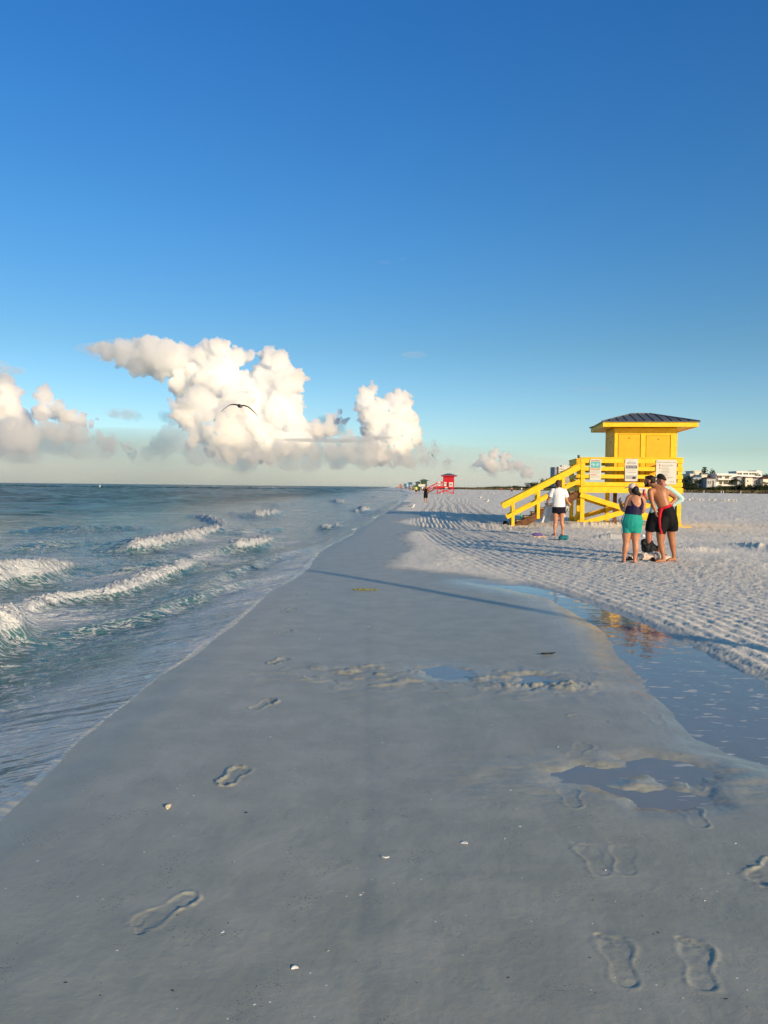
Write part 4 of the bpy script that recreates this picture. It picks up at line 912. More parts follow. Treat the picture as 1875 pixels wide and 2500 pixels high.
# man in cap and pale teal shirt behind them
m2, mp2 = person_root(1608, 1357, 'man in black cap and pale aqua long sleeved shirt, hand on hip, half hidden'); f = PF(1100, 1890, 1.1*mp2.y/17.1)
B = MB()
ringtube(B, [f(990,1060,0,.10,.11), f(945,1250,0,.095,.10), f(905,1420,0,.072,.078), f(903,1550,0,.070,.07), f(915,1680,0,.056,.056), f(922,1830,0,.036,.038)])
ringtube(B, [f(1130,1060,0,.10,.11), f(1150,1250,0,.092,.10), f(1155,1420,0,.072,.078), f(1150,1550,0,.066,.07), f(1120,1700,0,.052,.055), f(1092,1830,0,.036,.038)])
foot(B, f(935,1885,0), f(800,1885,-.05)); foot(B, f(1105,1888,0), f(960,1890,-.05))
ringtube(B, [f(1055,1080,0,.15,.12), f(1065,900,0,.14,.115), f(1100,720,0,.15,.115), f(1130,590,0,.16,.11), f(1145,520,0,.15,.09), f(1150,460,0,.07,.065), f(1140,410,0,.056,.06)])
ringtube(B, [f(1270,520,0,.052,.052), f(1400,630,0,.046,.046), f(1515,735,0,.042,.042), f(1430,800,-.02,.036,.036), f(1345,870,-.04,.03,.03)])
ringtube(B, [f(1020,560,.08,.05,.05), f(950,700,.10,.044,.044), f(905,800,.06,.040,.040), f(860,740,.02,.034,.034), f(835,700,0,.028,.028)])
hand(B, f(1345,870,-.04), (-.85, -.1, -.4), (0, .3, -1), .95, -1); hand(B, f(835,700,0), (-.5, -.1, .85), (.5, -.7, .3), 1.05)
HM = head(B, f(1118,360,0), (-.97, .1, -.05), k=1.02)
body = remeshed(B, 'body', sk3, m2, .0095); eyes(*HM, m2)
B = MB(); ringtube(B, [f(1062,1010,0,.165,.135), f(1068,900,0,.160,.130), f(1102,720,0,.166,.130), f(1132,590,0,.174,.124), f(1148,525,0,.160,.102), f(1150,478,0,.085,.078)], caps=(False, False))
ringtube(B, [f(1225,520,0,.070,.066), f(1290,545,0,.066,.064), f(1400,632,0,.060,.058), f(1512,732,0,.056,.054), f(1430,800,-.02,.050,.048), f(1358,862,-.04,.042,.040)], caps=(True, True))
ringtube(B, [f(1040,545,.08,.066,.066), f(955,700,.10,.058,.056), f(905,800,.06,.052,.052), f(868,752,.03,.044,.044)], caps=(True, False))
ringtube(B, [f(985,1080,-.05,.06,.05), f(985,960,-.06,.07,.06), f(1010,850,-.05,.07,.06)])
remeshed(B, 'shirt', cloth('pale_aqua_fabric', (.46, .66, .64), .8, .7, 7), m2, .0095)
B = MB(); ringtube(B, [f(1062,990,0,.158,.132), f(1050,1060,0,.170,.142), f(1050,1140,0,.165,.14)], caps=(False, True)); ringtube(B, [f(990,1080,0,.120,.125), f(945,1240,0,.112,.118), f(915,1400,0,.100,.108)], caps=(True, False)); ringtube(B, [f(1125,1080,0,.120,.125), f(1148,1240,0,.108,.115), f(1150,1400,0,.098,.105)], caps=(True, False))
remeshed(B, 'shorts', cloth('black_cotton', (.004, .004, .006), .85, .5), m2, .0095)
B = MB(); HC = Vector(f(1120,330,0)); rows = []
for i in range(7):
    a = i/6*math.pi/2; rows.append([(HC.x+.106*math.cos(a)*math.cos(2*math.pi*k/n), HC.y+.09*math.cos(a)*math.sin(2*math.pi*k/n), HC.z-.008-.03*math.cos(2*math.pi*k/n)*math.cos(a)+.118*math.sin(a)) for k in range(n)])
B.add([p for r_ in rows for p in r_], [(i*n+k, i*n+(k+1) % n, (i+1)*n+(k+1) % n, (i+1)*n+k) for i in range(6) for k in range(n)])
cap = B.build('cap', cloth('black_cap_cloth', (.010, .012, .013), .8, .1), m2, True); cap.modifiers.new('s', 'SOLIDIFY').thickness = .006
B = MB(); ringtube(B, [(HC.x-.08, HC.y, HC.z+.02, .065, .010), (HC.x-.13, HC.y, HC.z+.014, .06, .008), (HC.x-.18, HC.y, HC.z+.004, .04, .006)], (0, 1, 0)); B.build('brim', cap.data.materials[0], cap, True)
B = MB(); ringtube(B, [(-.0, 0, -.05, .030, .03), (0, 0, 0, .034, .034), (0, 0, .06, .028, .028)], caps=(True, True)); B.ell((0, 0, .075), (.018, .018, .02)); o = B.build('drink_can', pmat('red_gloss', (.40, .008, .02), .3), None, True)
o.matrix_world = Matrix.Translation(m2.location) @ Matrix.Rotation(m2.rotation_euler.z, 4, 'Z') @ Matrix.Translation(Vector(f(792,635,-.05))); tag(o, 'small red drink container held up in the capped man\'s hand', 'container')

# person in white tee holding a towel
m3, mp3 = person_root(1363, 1308, 'person in loose white tee and black shorts holding out a towel, back turned'); f = PF(1092, 1385, 1.918*mp3.y/23.9)
B = MB()
ringtube(B, [f(1052,940,0,.095,.105), f(1046,1020,0,.092,.10), f(1044,1090,0,.078,.082), f(1046,1175,0,.058,.062), f(1037,1225,-.02,.058,.06), f(1036,1290,0,.040,.043), f(1040,1355,0,.033,.036)])
ringtube(B, [f(1140,940,0,.095,.105), f(1143,1020,0,.090,.10), f(1142,1090,0,.076,.082), f(1144,1175,0,.057,.062), f(1157,1225,-.02,.056,.06), f(1160,1290,0,.039,.042), f(1160,1355,0,.032,.036)])
foot(B, f(1045,1385,-.04), f(985,1385,.09)); foot(B, f(1165,1385,-.04), f(1128,1385,.16))
ringtube(B, [f(1095,970,0,.16,.12), f(1095,900,0,.165,.12), f(1092,820,0,.14,.105), f(1085,730,0,.155,.11), f(1082,670,0,.17,.105), f(1080,635,0,.13,.08), f(1078,610,0,.062,.06), f(1076,585,0,.052,.055)])
ringtube(B, [f(1000,660,0,.058,.056), f(965,710,0,.050,.05), f(935,770,.03,.042,.042), f(915,815,.08,.036,.036), f(905,848,.12,.026,.026)])
ringtube(B, [f(1165,660,0,.058,.056), f(1195,720,0,.050,.05), f(1208,785,.03,.042,.042), f(1225,820,.08,.036,.036), f(1243,850,.12,.026,.026)])
hand(B, f(905,848,.12), (-.2, .5, -.8), (.6, .5, 0)); hand(B, f(1243,850,.12), (.6, .5, -.6), (-.5, .5, -.3), 1.0, -1)
HM = head(B, f(1076,545,0), (.05, 1, -.1), k=1.0)
body = remeshed(B, 'body', sk4, m3, .0095); eyes(*HM, m3)
B = MB(); B.ell(f(1074,535,-.025), (.088, .095, .112)); B.ell(f(1078,575,-.06), (.05, .04, .05)); remeshed(B, 'hair', hair_b, m3, .009)
B = MB(); ringtube(B, [f(1090,918,0,.195,.155), f(1090,860,0,.190,.148), f(1088,780,0,.178,.138), f(1086,700,0,.192,.136), f(1082,655,0,.200,.118), f(1080,628,0,.150,.095), f(1078,606,0,.075,.075)], caps=(False, False))
ringtube(B, [f(1000,655,0,.085,.085), f(975,700,0,.088,.085), f(952,755,.01,.080,.082)], caps=(True, False)); ringtube(B, [f(1165,655,0,.085,.085), f(1192,705,0,.088,.085), f(1208,762,.01,.080,.082)], caps=(True, False))
remeshed(B, 'shirt', cloth('white_cotton', (.80, .79, .80), .85, 1.0, 8), m3, .0095)
B = MB(); ringtube(B, [f(1094,890,0,.175,.135), f(1094,940,0,.205,.155), f(1094,975,0,.19,.15)], caps=(False, True)); ringtube(B, [f(1048,940,0,.115,.125), f(1043,1018,0,.105,.118)], caps=(True, False)); ringtube(B, [f(1142,940,0,.115,.125), f(1146,1018,0,.105,.118)], caps=(True, False))
remeshed(B, 'shorts', cloth('dark_navy_cotton', (.010, .009, .018), .85, .5), m3, .0095)
# towel
V = []; F = []; nu_, nv_ = 60, 30
for j in range(nv_):
    for i in range(nu_):
        a = i/(nu_-1); b_ = j/(nv_-1)
        top = np.interp(a, [0, .08, .3, .6, .92, 1], [862, 858, 930, 935, 862, 872]); bot = np.interp(a, [0, .1, .25, .45, .7, .85, 1], [1190, 1178, 1145, 1145, 1110, 1095, 1010]); xx = np.interp(a, [0, .08, 1], [884, 898, 1282])+(-85*(1-a)**2*b_**1.3)-60*a**2*b_
        q = f(xx, top+(bot-top)*b_, .20+.06*math.sin(a*math.pi)); w_ = math.sin(a*34+b_*2.5)*.028*(.3+b_)+math.sin(a*13-b_*4)*.03*b_
        V.append((q[0]+.01*math.sin(b_*9+a*20), q[1]+w_, q[2]+.01*math.sin(a*40)*b_))
F = [(j*nu_+i, j*nu_+i+1, (j+1)*nu_+i+1, (j+1)*nu_+i) for j in range(nv_-1) for i in range(nu_-1)]
o = MB().add(V, F).build('towel', cloth('cream_towel', (.72, .70, .66), .9, .4, 14), None, True); o.modifiers.new('s', 'SOLIDIFY').thickness = .012; o.location = m3.location; o.rotation_euler = m3.rotation_euler
tag(o, 'large cream towel hanging in folds from the hands of the white tee person', 'towel')

# smaller figures farther off
def small_person(px, py, h, label, shirt, shorts, skin=sk2, face=1, pose='stand', tall=1.0, hair=hair_d, stride=.0, detail=False):
    p = place(px, py) if py > 1215 else gp(px, py, .03)
    r = empty('person', p, -math.atan2(p.x, p.y), label, 'person', 'people on the beach'); k = h/1.75; B = MB()
    def q(x, z, y=0, ra=.05, rb=None): return (x*k, y*k, z*k, ra*k, (rb or ra)*k)
    for s in (-1, 1):
        st = stride*s
        ringtube(B, [q(s*.09, .88, 0, .09), q(s*.10+st*.4, .68, st*.3, .08), q(s*.10+st*.8, .48, st*.5, .058), q(s*.105+st*.9, .30, st*.6, .055), q(s*.11+st, .07, st*.7, .035)], sub=2, n=10)
        foot(B, Vector((s*.11+st, -face*-.04, 0))*k, Vector((s*.13+st, -face*.20, 0))*k)
        if pose == 'phone': ringtube(B, [q(s*.19, 1.42, 0, .055), q(s*.27, 1.18, -face*.05, .045), q(s*.12, 1.38, -face*.24, .03)], sub=3, n=10); hand(B, Vector((s*.12, -face*.24, 1.38))*k, (-s*.6, -face*.2, .8), (0, -face, 0), k)
        else: ringtube(B, [q(s*.19, 1.42, 0, .055), q(s*.25, 1.12, 0, .042), q(s*.25+st*.3, .88, -face*.06, .03)], sub=3, n=10); hand(B, Vector((s*.25+st*.3, -face*.06, .88))*k, (0, -face*.1, -1), (-s, 0, 0), k)
    ringtube(B, [q(0, .86, 0, .15, .11), q(0, .95, 0, .165, .12), q(0, 1.1, 0, .14, .10), q(0, 1.3, 0, .165, .11), q(0, 1.42, 0, .15, .09), q(0, 1.49, 0, .06), q(0, 1.55, 0, .052)], sub=3)
    head(B, Vector((0, 0, 1.63))*k, (0, -face, 0), k=k); body = remeshed(B, 'body', skin, r, .016, 2)
    if shirt:
        B = MB(); ringtube(B, [q(0, .93, 0, .185, .14), q(0, 1.1, 0, .175, .13), q(0, 1.3, 0, .19, .13), q(0, 1.43, 0, .17, .105), q(0, 1.50, 0, .07)], sub=3, caps=(False, False))
        for s in (-1, 1): ringtube(B, [q(s*.17, 1.42, 0, .075), q(s*.26, 1.20, -face*.03, .07)], sub=3)
        remeshed(B, 'shirt', shirt, r, .016, 2)
    B = MB(); ringtube(B, [q(0, 1.0, 0, .165, .125), q(0, .88, 0, .185, .14)], sub=2)
    for s in (-1, 1): ringtube(B, [q(s*.09, .90, 0, .115), q(s*.11+stride*s*.5, .52, stride*s*.4, .10)], sub=2)
    remeshed(B, 'shorts', shorts, r, .016, 2)
    B = MB(); B.ell(Vector((0, face*.02, 1.665))*k, (.085*k, .098*k, .095*k)); B.build('hair', hair, r, True)
    return r
blk = cloth('plain_black_cloth', (.006, .006, .007)); neon = cloth('neon_yellow_cloth', (.62, .80, .03), .8); wht = cloth('plain_white_cloth', (.78, .78, .76)); rdc = cloth('plain_red_cloth', (.55, .06, .04)); nvy = cloth('plain_navy_cloth', (.03, .04, .08)); pnk = cloth('plain_pink_cloth', (.62, .36, .32)); gry = cloth('plain_grey_cloth', (.25, .25, .26))
small_person(1039, 1227.5, 1.66, 'man all in black standing on the raked sand, facing the camera', blk, blk, sk2, 1, 'phone')
small_person(1015.7, 1205.7, 1.68, 'person in neon yellow shirt and black shorts by the shore', neon, blk, sk4, -1)
small_person(1022.8, 1203.4, 1.70, 'person in dark clothes walking right beside the neon yellow shirt', nvy, blk, sk2, -1, stride=.08)
small_person(1031.5, 1200.6, 1.72, 'distant person in white top between the yellow shirt and the man in black', wht, gry, sk4, -1)
small_person(1008.5, 1199.0, 1.7, 'distant person in grey near the shore, left of the yellow shirt', gry, blk, sk2, -1, stride=.06)
small_person(1223.3, 1199.0, 1.55, 'distant jogger in red, leftmost of those on the open sand', rdc, rdc, sk2, -1, stride=.14)
small_person(1249.3, 1203.8, 1.76, 'distant shirtless man in dark shorts walking on open sand', None, blk, sk1, 1, stride=.12)
small_person(1273.4, 1200.2, 1.78, 'distant person in white shirt on open sand, right of the shirtless walker', wht, gry, sk4, -1)
small_person(1324.8, 1200.6, 1.25, 'distant child in white glimpsed under the yellow handrail', wht, nvy, sk4, -1)
for i, (px, py, c_, lb) in enumerate(((973, 1194.0, pnk, 'tiny figure in pink near the end of the beach'), (979.5, 1194.7, rdc, 'tiny figure in red near the end of the beach'), (984, 1195.3, wht, 'tiny figure in white near the end of the beach'), (991, 1196.5, nvy, 'tiny figure in navy near the far blue tower'), (1003.5, 1197.8, pnk, 'small figure in pink right of the far blue tower'))):
    small_person(px, py, 1.7, lb, c_, blk if i % 2 else gry, sk4, -1)

# ---------------------------------------------------------------- things on the sand
def lumpy(name, blobs, mat, px, py, label, cat, group=None, seed=0, amp=.012, vox=.012, rot=0):
    p = place(px, py); B = MB()
    for c_, r_ in blobs: B.ell(c_, r_)
    o = remeshed(B, name, mat, None, vox, 2)
    for v in o.data.vertices: v.co += v.normal*amp*mnoise.noise(v.co*14+Vector((seed, 0, 0)))
    o.location = p; o.rotation_euler.z = rot; return tag(o, label, cat, group)
lumpy('bag', [((0, 0, .16), (.17, .12, .15)), ((-.10, 0, .27), (.09, .08, .09)), ((.12, 0, .12), (.12, .10, .12)), ((.02, -.05, .28), (.06, .05, .05))], cloth('black_bag_nylon', (.012, .012, .015), .6, .8, 14), 1584, 1356, 'crumpled black bag on the pile between the woman and the men', 'bag', seed=2, amp=.03)
lumpy('towel_heap', [((-.2, 0, .05), (.26, .16, .09)), ((.12, .02, .06), (.24, .16, .10)), ((.30, -.03, .04), (.14, .10, .07))], cloth('beige_towel', (.62, .52, .46), .9, .6, 14), 1586, 1366, 'heap of beige and grey towels under the black bag by their feet', 'towel', seed=5, amp=.05)
lumpy('sandal', [((0, 0, .025), (.12, .045, .02)), ((.02, .0, .06), (.04, .045, .03))], blk, 1536, 1369, 'black sandal lying between the feet of the woman in teal shorts', 'sandal', 'loose beach footwear', 3, .004)
lumpy('sandal', [((0, 0, .025), (.13, .05, .02)), ((.02, .0, .06), (.04, .05, .03))], blk, 1592, 1371, 'black sandal in front of the towel heap', 'sandal', 'loose beach footwear', 4, .004, rot=.4)
lumpy('bottle_and_cap', [((0, 0, .05), (.05, .05, .05)), ((.12, 0, .03), (.12, .04, .03))], cloth('white_plastic', (.7, .7, .72), .5), 1570, 1312, 'small white item with dark tip lying on sand behind the woman', 'beach item', None, 6, .006)
lumpy('folded_towel', [((0, 0, .03), (.20, .12, .03)), ((.12, -.02, .03), (.16, .10, .025))], cloth('pink_yellow_towel', (.70, .50, .36), .9, .6, 20), 1312, 1313, 'flat pink and yellow towel on the sand left of the white tee person', 'towel', None, 8, .02)
lumpy('pouch', [((0, 0, .085), (.16, .08, .05)), ((.08, 0, .09), (.09, .08, .055))], cloth('purple_cloth', (.13, .09, .30), .7, .6, 14), 1311, 1312.5, 'purple pouch lying on the pink and yellow towel', 'pouch', None, 9, .02)
lumpy('cool_bag', [((0, 0, .07), (.13, .09, .08)), ((.07, -.01, .07), (.09, .09, .075))], cloth('teal_bag_cloth', (.02, .16, .20), .6, .6, 14), 1374, 1319, 'small teal and black bag on the sand by the white tee person\'s feet', 'bag', None, 10, .015)
lumpy('strap', [((0, 0, .02), (.16, .02, .015)), ((-.14, .03, .02), (.08, .02, .012))], blk, 1355, 1318.5, 'thin black strap trailing left of the small teal bag', 'strap', None, 11, .006)
p = T0p(-4.95, .6, -.10)
o = lumpy('hat', [((0, 0, .03), (.19, .15, .02)), ((0, 0, .08), (.11, .10, .08))], blk, 1233, 1285, 'black hat lying on the lowest tower step', 'hat', None, 12, .012); o.location = T0p(-4.82, .5, .005)
o = lumpy('bottle', [((0, 0, .10), (.04, .04, .12)), ((0, 0, .24), (.02, .02, .04))], cloth('green_plastic', (.10, .42, .16), .4), 1258, 1265, 'green bottle standing on the lower tower step behind the rail post', 'bottle', None, 13, .001); o.location = T0p(-4.2, .3, .24)
wd = pmat('grey_driftwood', (.10, .09, .08), .8); p = place(1337, 1599); B = MB(); B.beam((-.06, 0, .012), (.05, .01, .014), .022, .012, (0, 1, 0)); B.cyl((.03, .0, .014), (.075, .02, .02), .008, .004, 7); o = B.build('stick', pmat('black_wood', (.02, .015, .015), .8), None, True, .003); o.location = p; tag(o, 'short black stick on the wet sand beside the tide pool', 'stick')
# seaweed
rnd = random.Random(4); B = MB()
for i in range(70):
    a = rnd.uniform(-.16, .16); b_ = rnd.uniform(-.05, .05)*(1-abs(a)*4); L = rnd.uniform(.02, .05); an = rnd.uniform(0, 3)
    B.beam((a, b_, .006+rnd.random()*.01), (a+L*math.cos(an), b_+L*math.sin(an), .006+rnd.random()*.015), .008, .003, (0, 0, 1))
o = B.build('seaweed', pmat('yellow_green_seaweed', (.25, .24, .03), .7, .3, .4, 30)); o.location = place(890, 1441); tag(o, 'small yellow green clump of seaweed on the wet sand', 'seaweed')

def shell_mesh(seed, r):
    rn = random.Random(seed); B = MB(); n, m = 14, 5; V = []; F = []
    for j in range(m+1):
        for i in range(n+1):
            a = (i/n-.5)*math.pi*.95; t = j/m; rib = 1+.05*math.cos(i*math.pi)
            V.append((r*t*math.sin(a)*rib, r*t*math.cos(a)*1.05, r*.42*math.sin(t*math.pi*.55)*(1-.25*t)*math.cos(a*.7)+.002))
    F = [(j*(n+1)+i, j*(n+1)+i+1, (j+1)*(n+1)+i+1, (j+1)*(n+1)+i) for j in range(m) for i in range(n)]
    return B.add(V, F)
shm = [pmat('cream_shell', (.72, .62, .40), .4, .5, .2, 60), pmat('white_shell', (.80, .78, .74), .4, .5, .1, 60), pmat('dark_shell', (.07, .06, .06), .5, .4, .3, 60)]
protos = []
for k in range(3):
    for v_ in range(2):
        o = shell_mesh(k*3+v_, 1.0).build('seashell', shm[k], None, True); o.modifiers.new('s', 'SOLIDIFY').thickness = .12; protos.append(o)
shells = [(415,1971,.035,0),(474,1942,.012,1),(1133,2060,.026,1),(940,2090,.030,1),(1268,2018,.012,1),(540,2274,.016,1),(720,2366,.020,1),(285,2322,.010,1),(935,1813,.012,1),(1230,2047,.012,1),(600,1985,.014,2),(91,2101,.010,1),(15,2171,.010,1),(445,2012,.009,1),
 (1345,2280,.009,1),(1480,2125,.009,1),(1722,2200,.009,1),(1430,1870,.012,1),(1755,2045,.009,1),(1797,2060,.010,1),(1820,2416,.010,1),(1665,2435,.009,1),(1240,2385,.010,2),(1770,2436,.013,2),(1440,2340,.009,2),(1604,2277,.011,2),(870,1640,.016,1),(1033,1670,.016,1),(1200,1770,.014,1),(1310,1730,.012,1),
 (1090,1720,.012,1),(860,1590,.016,1),(780,1560,.016,1),(1070,1545,.018,2),(745,1652,.016,1),(1100,1608,.016,2),(1365,1825,.018,1),(1248,1930,.010,1),(565,2105,.009,2),(880,2185,.009,1),(800,2320,.009,1),(1014,2400,.009,2),(190,2190,.010,1),(350,2080,.010,1),(620,2450,.010,1),(700,2080,.008,1),(1060,2250,.009,1),(1130,2330,.008,1),(420,2420,.009,2),(160,2400,.009,2),(944,1500,.02,1),(900,1530,.02,1),(1010,1905,.01,2),(660,1800,.012,1),(1580,2300,.01,1),(1500,2200,.008,1)]
rnd = random.Random(9); used_p = set()
shells.sort(); cnt_ = {}; ORDW = ['leftmost ', 'second ', 'third ', 'fourth ', 'fifth ', 'sixth ', 'seventh ', 'eighth ', 'ninth ', 'tenth ']
desc = {0: 'cream pointed seashell', 1: 'small white seashell', 2: 'small dark shell fragment'}
for i, (px, py, r_, k) in enumerate(shells):
    pr = k*2+rnd.randrange(2); base_ = protos[pr]
    o = base_ if pr not in used_p else base_.copy()
    if pr in used_p: col.objects.link(o)
    used_p.add(pr); p = place(px, py); o.location = (p.x, p.y, p.z-.001); o.scale = (r_*.62, r_*.62, r_*.62); o.rotation_euler = (rnd.uniform(-.2, .2), rnd.uniform(-.2, .2), rnd.uniform(0, 6.28))
    cnt_[(px < 500, px < 800, px < 1100, px < 1450, py > 2250, py > 2000, py > 1750, k)] = n_ = cnt_.get((px < 500, px < 800, px < 1100, px < 1450, py > 2250, py > 2000, py > 1750, k), -1)+1
    horiz = 'left' if px < 500 else 'centre left' if px < 800 else 'centre' if px < 1100 else 'centre right' if px < 1450 else 'right'
    vert = 'in the nearest sand' if py > 2250 else 'in the near sand' if py > 2000 else 'in the middle of the wet sand' if py > 1750 else 'on the farther wet sand'
    tag(o, {415: 'cream pointed seashell on the wet sand left of centre, largest on the near sand', 1133: 'bright white shell with a long shadow right of centre', 940: 'bright white shell with a trailing mark just left of the other bright shell'}.get(px, ORDW[n_]+desc[k]+' '+vert+', '+horiz+' of frame'), 'seashell', 'shells scattered %s, %s%s' % (vert, horiz, ' dark' if k == 2 else ''))
for i, o in enumerate(protos):
    if i not in used_p: bpy.data.objects.remove(o)

# ---------------------------------------------------------------- birds, buoys
gw = pmat('white_feathers', (.80, .78, .75), .8, .2, .05); gg = pmat('grey_feathers', (.20, .20, .21), .8, .2, .15); gb = pmat('black_feathers', (.03, .03, .032), .7, .3, .2); ob = pmat('orange_beak', (.5, .2, .03), .5)
def gull():
    r = empty('gull', (0, 0, 0)); B = MB()
    ringtube(B, [(-.20, 0, .17, .02, .012), (-.10, 0, .18, .05, .045), (0, 0, .185, .07, .07), (.09, 0, .20, .06, .06), (.14, 0, .26, .034, .034), (.155, 0, .31, .034, .034), (.175, 0, .33, .03, .03)], (0, 1, 0), 10, sub=3); remeshed(B, 'body', gw, r, .012, 1)
    B = MB()
    for s in (-1, 1): ringtube(B, [(.07, s*.055, .21, .012, .04), (-.08, s*.058, .20, .012, .04), (-.24, s*.02, .19, .008, .012)], (0, 1, 0), 8, sub=3)
    B.build('wing', gg, r, True)
    MB().cyl((.195, 0, .33), (.25, 0, .322), .010, .002, 6).build('beak', ob, r, True)
    for s in (-1, 1): MB().cyl((.01, s*.03, .13), (.01, s*.03, 0), .006, n=5).box(-.01, .05, s*.03-.015, s*.03+.015, 0, .006).build('leg', ob, r)
    return r
G0 = gull()
ORD = 'first second third fourth fifth sixth seventh eighth ninth tenth eleventh twelfth thirteenth fourteenth fifteenth sixteenth last'.split()
gulls = [(1005, 1244, 52, 0, 'gull standing on raked sand near the shoreline, left of the man in black', None)]
for i, (px, py) in enumerate(((1672, 1223.5), (1680, 1224.6), (1686.5, 1223.2), (1699, 1224.2), (1706, 1225.0), (1713, 1224), (1722, 1224.6), (1729, 1225.2), (1738, 1224.6), (1741.5, 1225.3), (1750, 1226), (1760, 1225.2), (1767, 1226), (1776, 1226.2), (1781, 1225.3), (1789, 1226.9), (1796, 1227.2))): gulls.append((px, py, 0, i % 3, ORD[i]+' gull from the left in the long resting row right of the yellow tower', 'row of gulls resting on the sand'))
for px, py, lb in ((1076, 1208.5, 'distant gull on sand just below the red tower'), (1123, 1210, 'distant gull right of the red tower'), (1171, 1219.5, 'gull on open sand left of the yellow stairs, upper of two'), (1188, 1229, 'gull on open sand left of the yellow stairs, lower of two'), (1204, 1207.5, 'far gull on open sand below the red jogger'), (1262.5, 1226.5, 'dark gull seen just above the yellow lower rail'), (1688, 1220, 'dark bird standing just behind the row of gulls')): gulls.append((px, py, 0, 1, lb, None))
rnd = random.Random(3)
for i, (px, py, D, v_, lb, gr_) in enumerate(gulls):
    g_ = G0 if i == 0 else copy_tree(G0)
    p = place(px, py); g_.location = p; s_ = rnd.uniform(1.0, 1.2); g_.scale = (s_, s_, s_*(.78 if v_ == 2 else 1)); g_.rotation_euler.z = rnd.uniform(-.4, .4)+(math.pi if i % 4 == 3 else 0)
    tag(g_, lb, 'gull', gr_)
# flying bird
bc = vp(584.5, 991, 21); fb = empty('flying_bird', bc, -math.atan2(bc.x, bc.y)+.15, 'dark gull gliding over the sea with drooping outspread wings', 'bird')
fb.rotation_euler = (R(0), R(4), fb.rotation_euler.z)
K = 21/FPX
B = MB(); ringtube(B, [(.02, -.28, -.035, .03, .02), (.015, -.14, -.02, .05, .045), (0, .0, -.0, .055, .05), (-.005, .10, .02, .04, .04), (-.01, .17, .03, .032, .032), (-.01, .21, .028, .02, .02)], (1, 0, 0), 12); remeshed(B, 'body', pmat('grey_brown_feathers', (.10, .09, .085), .8, .2, .3, 20), fb, .01, 1)
MB().cyl((-.01, .21, .026), (-.01, .265, .018), .010, .003, 6).build('beak', gb, fb, True)
MB().add([(-.02, -.26, -.035), (.05, -.26, -.035), (.075, -.40, -.05), (-.045, -.40, -.05), (-.02, -.26, -.028), (.05, -.26, -.028), (.075, -.40, -.046), (-.045, -.40, -.046)], [(0,1,2,3),(7,6,5,4),(0,4,5,1),(1,5,6,2),(2,6,7,3),(3,7,4,0)]).build('tail', gw, fb)
for s in (-1, 1):
    B = MB(); st = [(0, .03, 0, .13, .018), (.09, .035, .015, .14, .016), (.20, .04, -.005, .13, .013), (.27, .03, -.045, .115, .010), (.36, -.02, -.125, .09, .007), (.43, -.07, -.20, .055, .005), (.465, -.11, -.245, .02, .003)]
    ringtube(B, [(s*(x+.03), y-.02, z+.012, ra*.62, rb) for x, y, z, ra, rb in st], (0, 1, 0), 12, sub=4); B.build('wing', gb, fb, True)
bm_ = pmat('white_buoy_paint', (.8, .8, .78), .4)
for px, py, h, lb in ((244, 1190.5, 1.3, 'white marker buoy on the open sea, leftmost and nearest'), (522, 1190.2, 1.1, 'tiny white marker buoy far out, below the big cloud'), (667, 1190.8, 1.1, 'tiny white marker buoy far out, right of the flying bird')):
    p = wp(px, py); B = MB(); B.cyl((0, 0, -.3), (0, 0, h*.8), .22, .20, 12); B.cyl((0, 0, h*.8), (0, 0, h), .20, .06, 12); B.cyl((0, 0, h*.02), (0, 0, h*.12), .33, .33, 12)
    o = B.build('buoy', bm_, None, True); o.location = p; tag(o, lb, 'buoy', 'marker buoys at sea')
# unseen twin posts, added to cast the long shadow on the wet sand
B = MB()
o = empty('upright_post', (9.6, -1.0, 0), R(-36), 'unseen pair of tall wooden posts added to cast the long shadow on the wet sand', 'post')
for dx in (-.14, .16): MB().cyl((dx, 0, -.2), (dx*.25, 0, 6.9), .075, .06, 10).build('post', wd, o)
MB().box(-.2, .2, -.03, .03, 6.5, 6.7).build('crossbar', wd, o)
# ---------------------------------------------------------------- dune land, trees and buildings beyond the sand
edge_px = [(1960,1207.4),(1875,1206.0),(1780,1204.6),(1670,1203.0),(1500,1200.4),(1350,1198.2),(1200,1196.0),(1130,1194.9),(1090,1194.1),(1060,1193.4)]
EDGE = [gp(*p) for p in edge_px]; EDGE[0] = EDGE[1]+(EDGE[1]-EDGE[2])*4
V = []; F = []; nE = 160; nD = 24
Es = smooth_poly(EDGE, 18); nE = len(Es); rnd = random.Random(2)
for i, e in enumerate(Es):
    d = Vector((e.x, e.y, 0)).normalized()
    for j in range(nD):
        t = (j/(nD-1))**2; q = e+d*(t*2600); z = -.05+1.15*min(1, (j/6))**.7+.35*mnoise.noise(Vector((q.x*.03, q.y*.03, 0)))*min(1, j/4)+(.25*mnoise.noise(Vector((q.x*.2, q.y*.2, 3))) if j else 0)
        V.append((q.x, q.y, z if j else -.05))
F = [(i*nD+j, i*nD+j+1, (i+1)*nD+j+1, (i+1)*nD+j) for i in range(nE-1) for j in range(nD-1)]
m, nt, p_, out = newmat('dune_grass'); oc = objcoord(nt)
nt.links.new(mixc(nt, ramp(nt, noise(nt, .12, 6, .7, oc), .4, .62), (.075, .070, .028), (.17, .13, .06)), p_.inputs['Base Color']); p_.inputs['Roughness'].default_value = .95
o = mesh_np('dune_ground', V, F, m); tag(o, kind='structure')
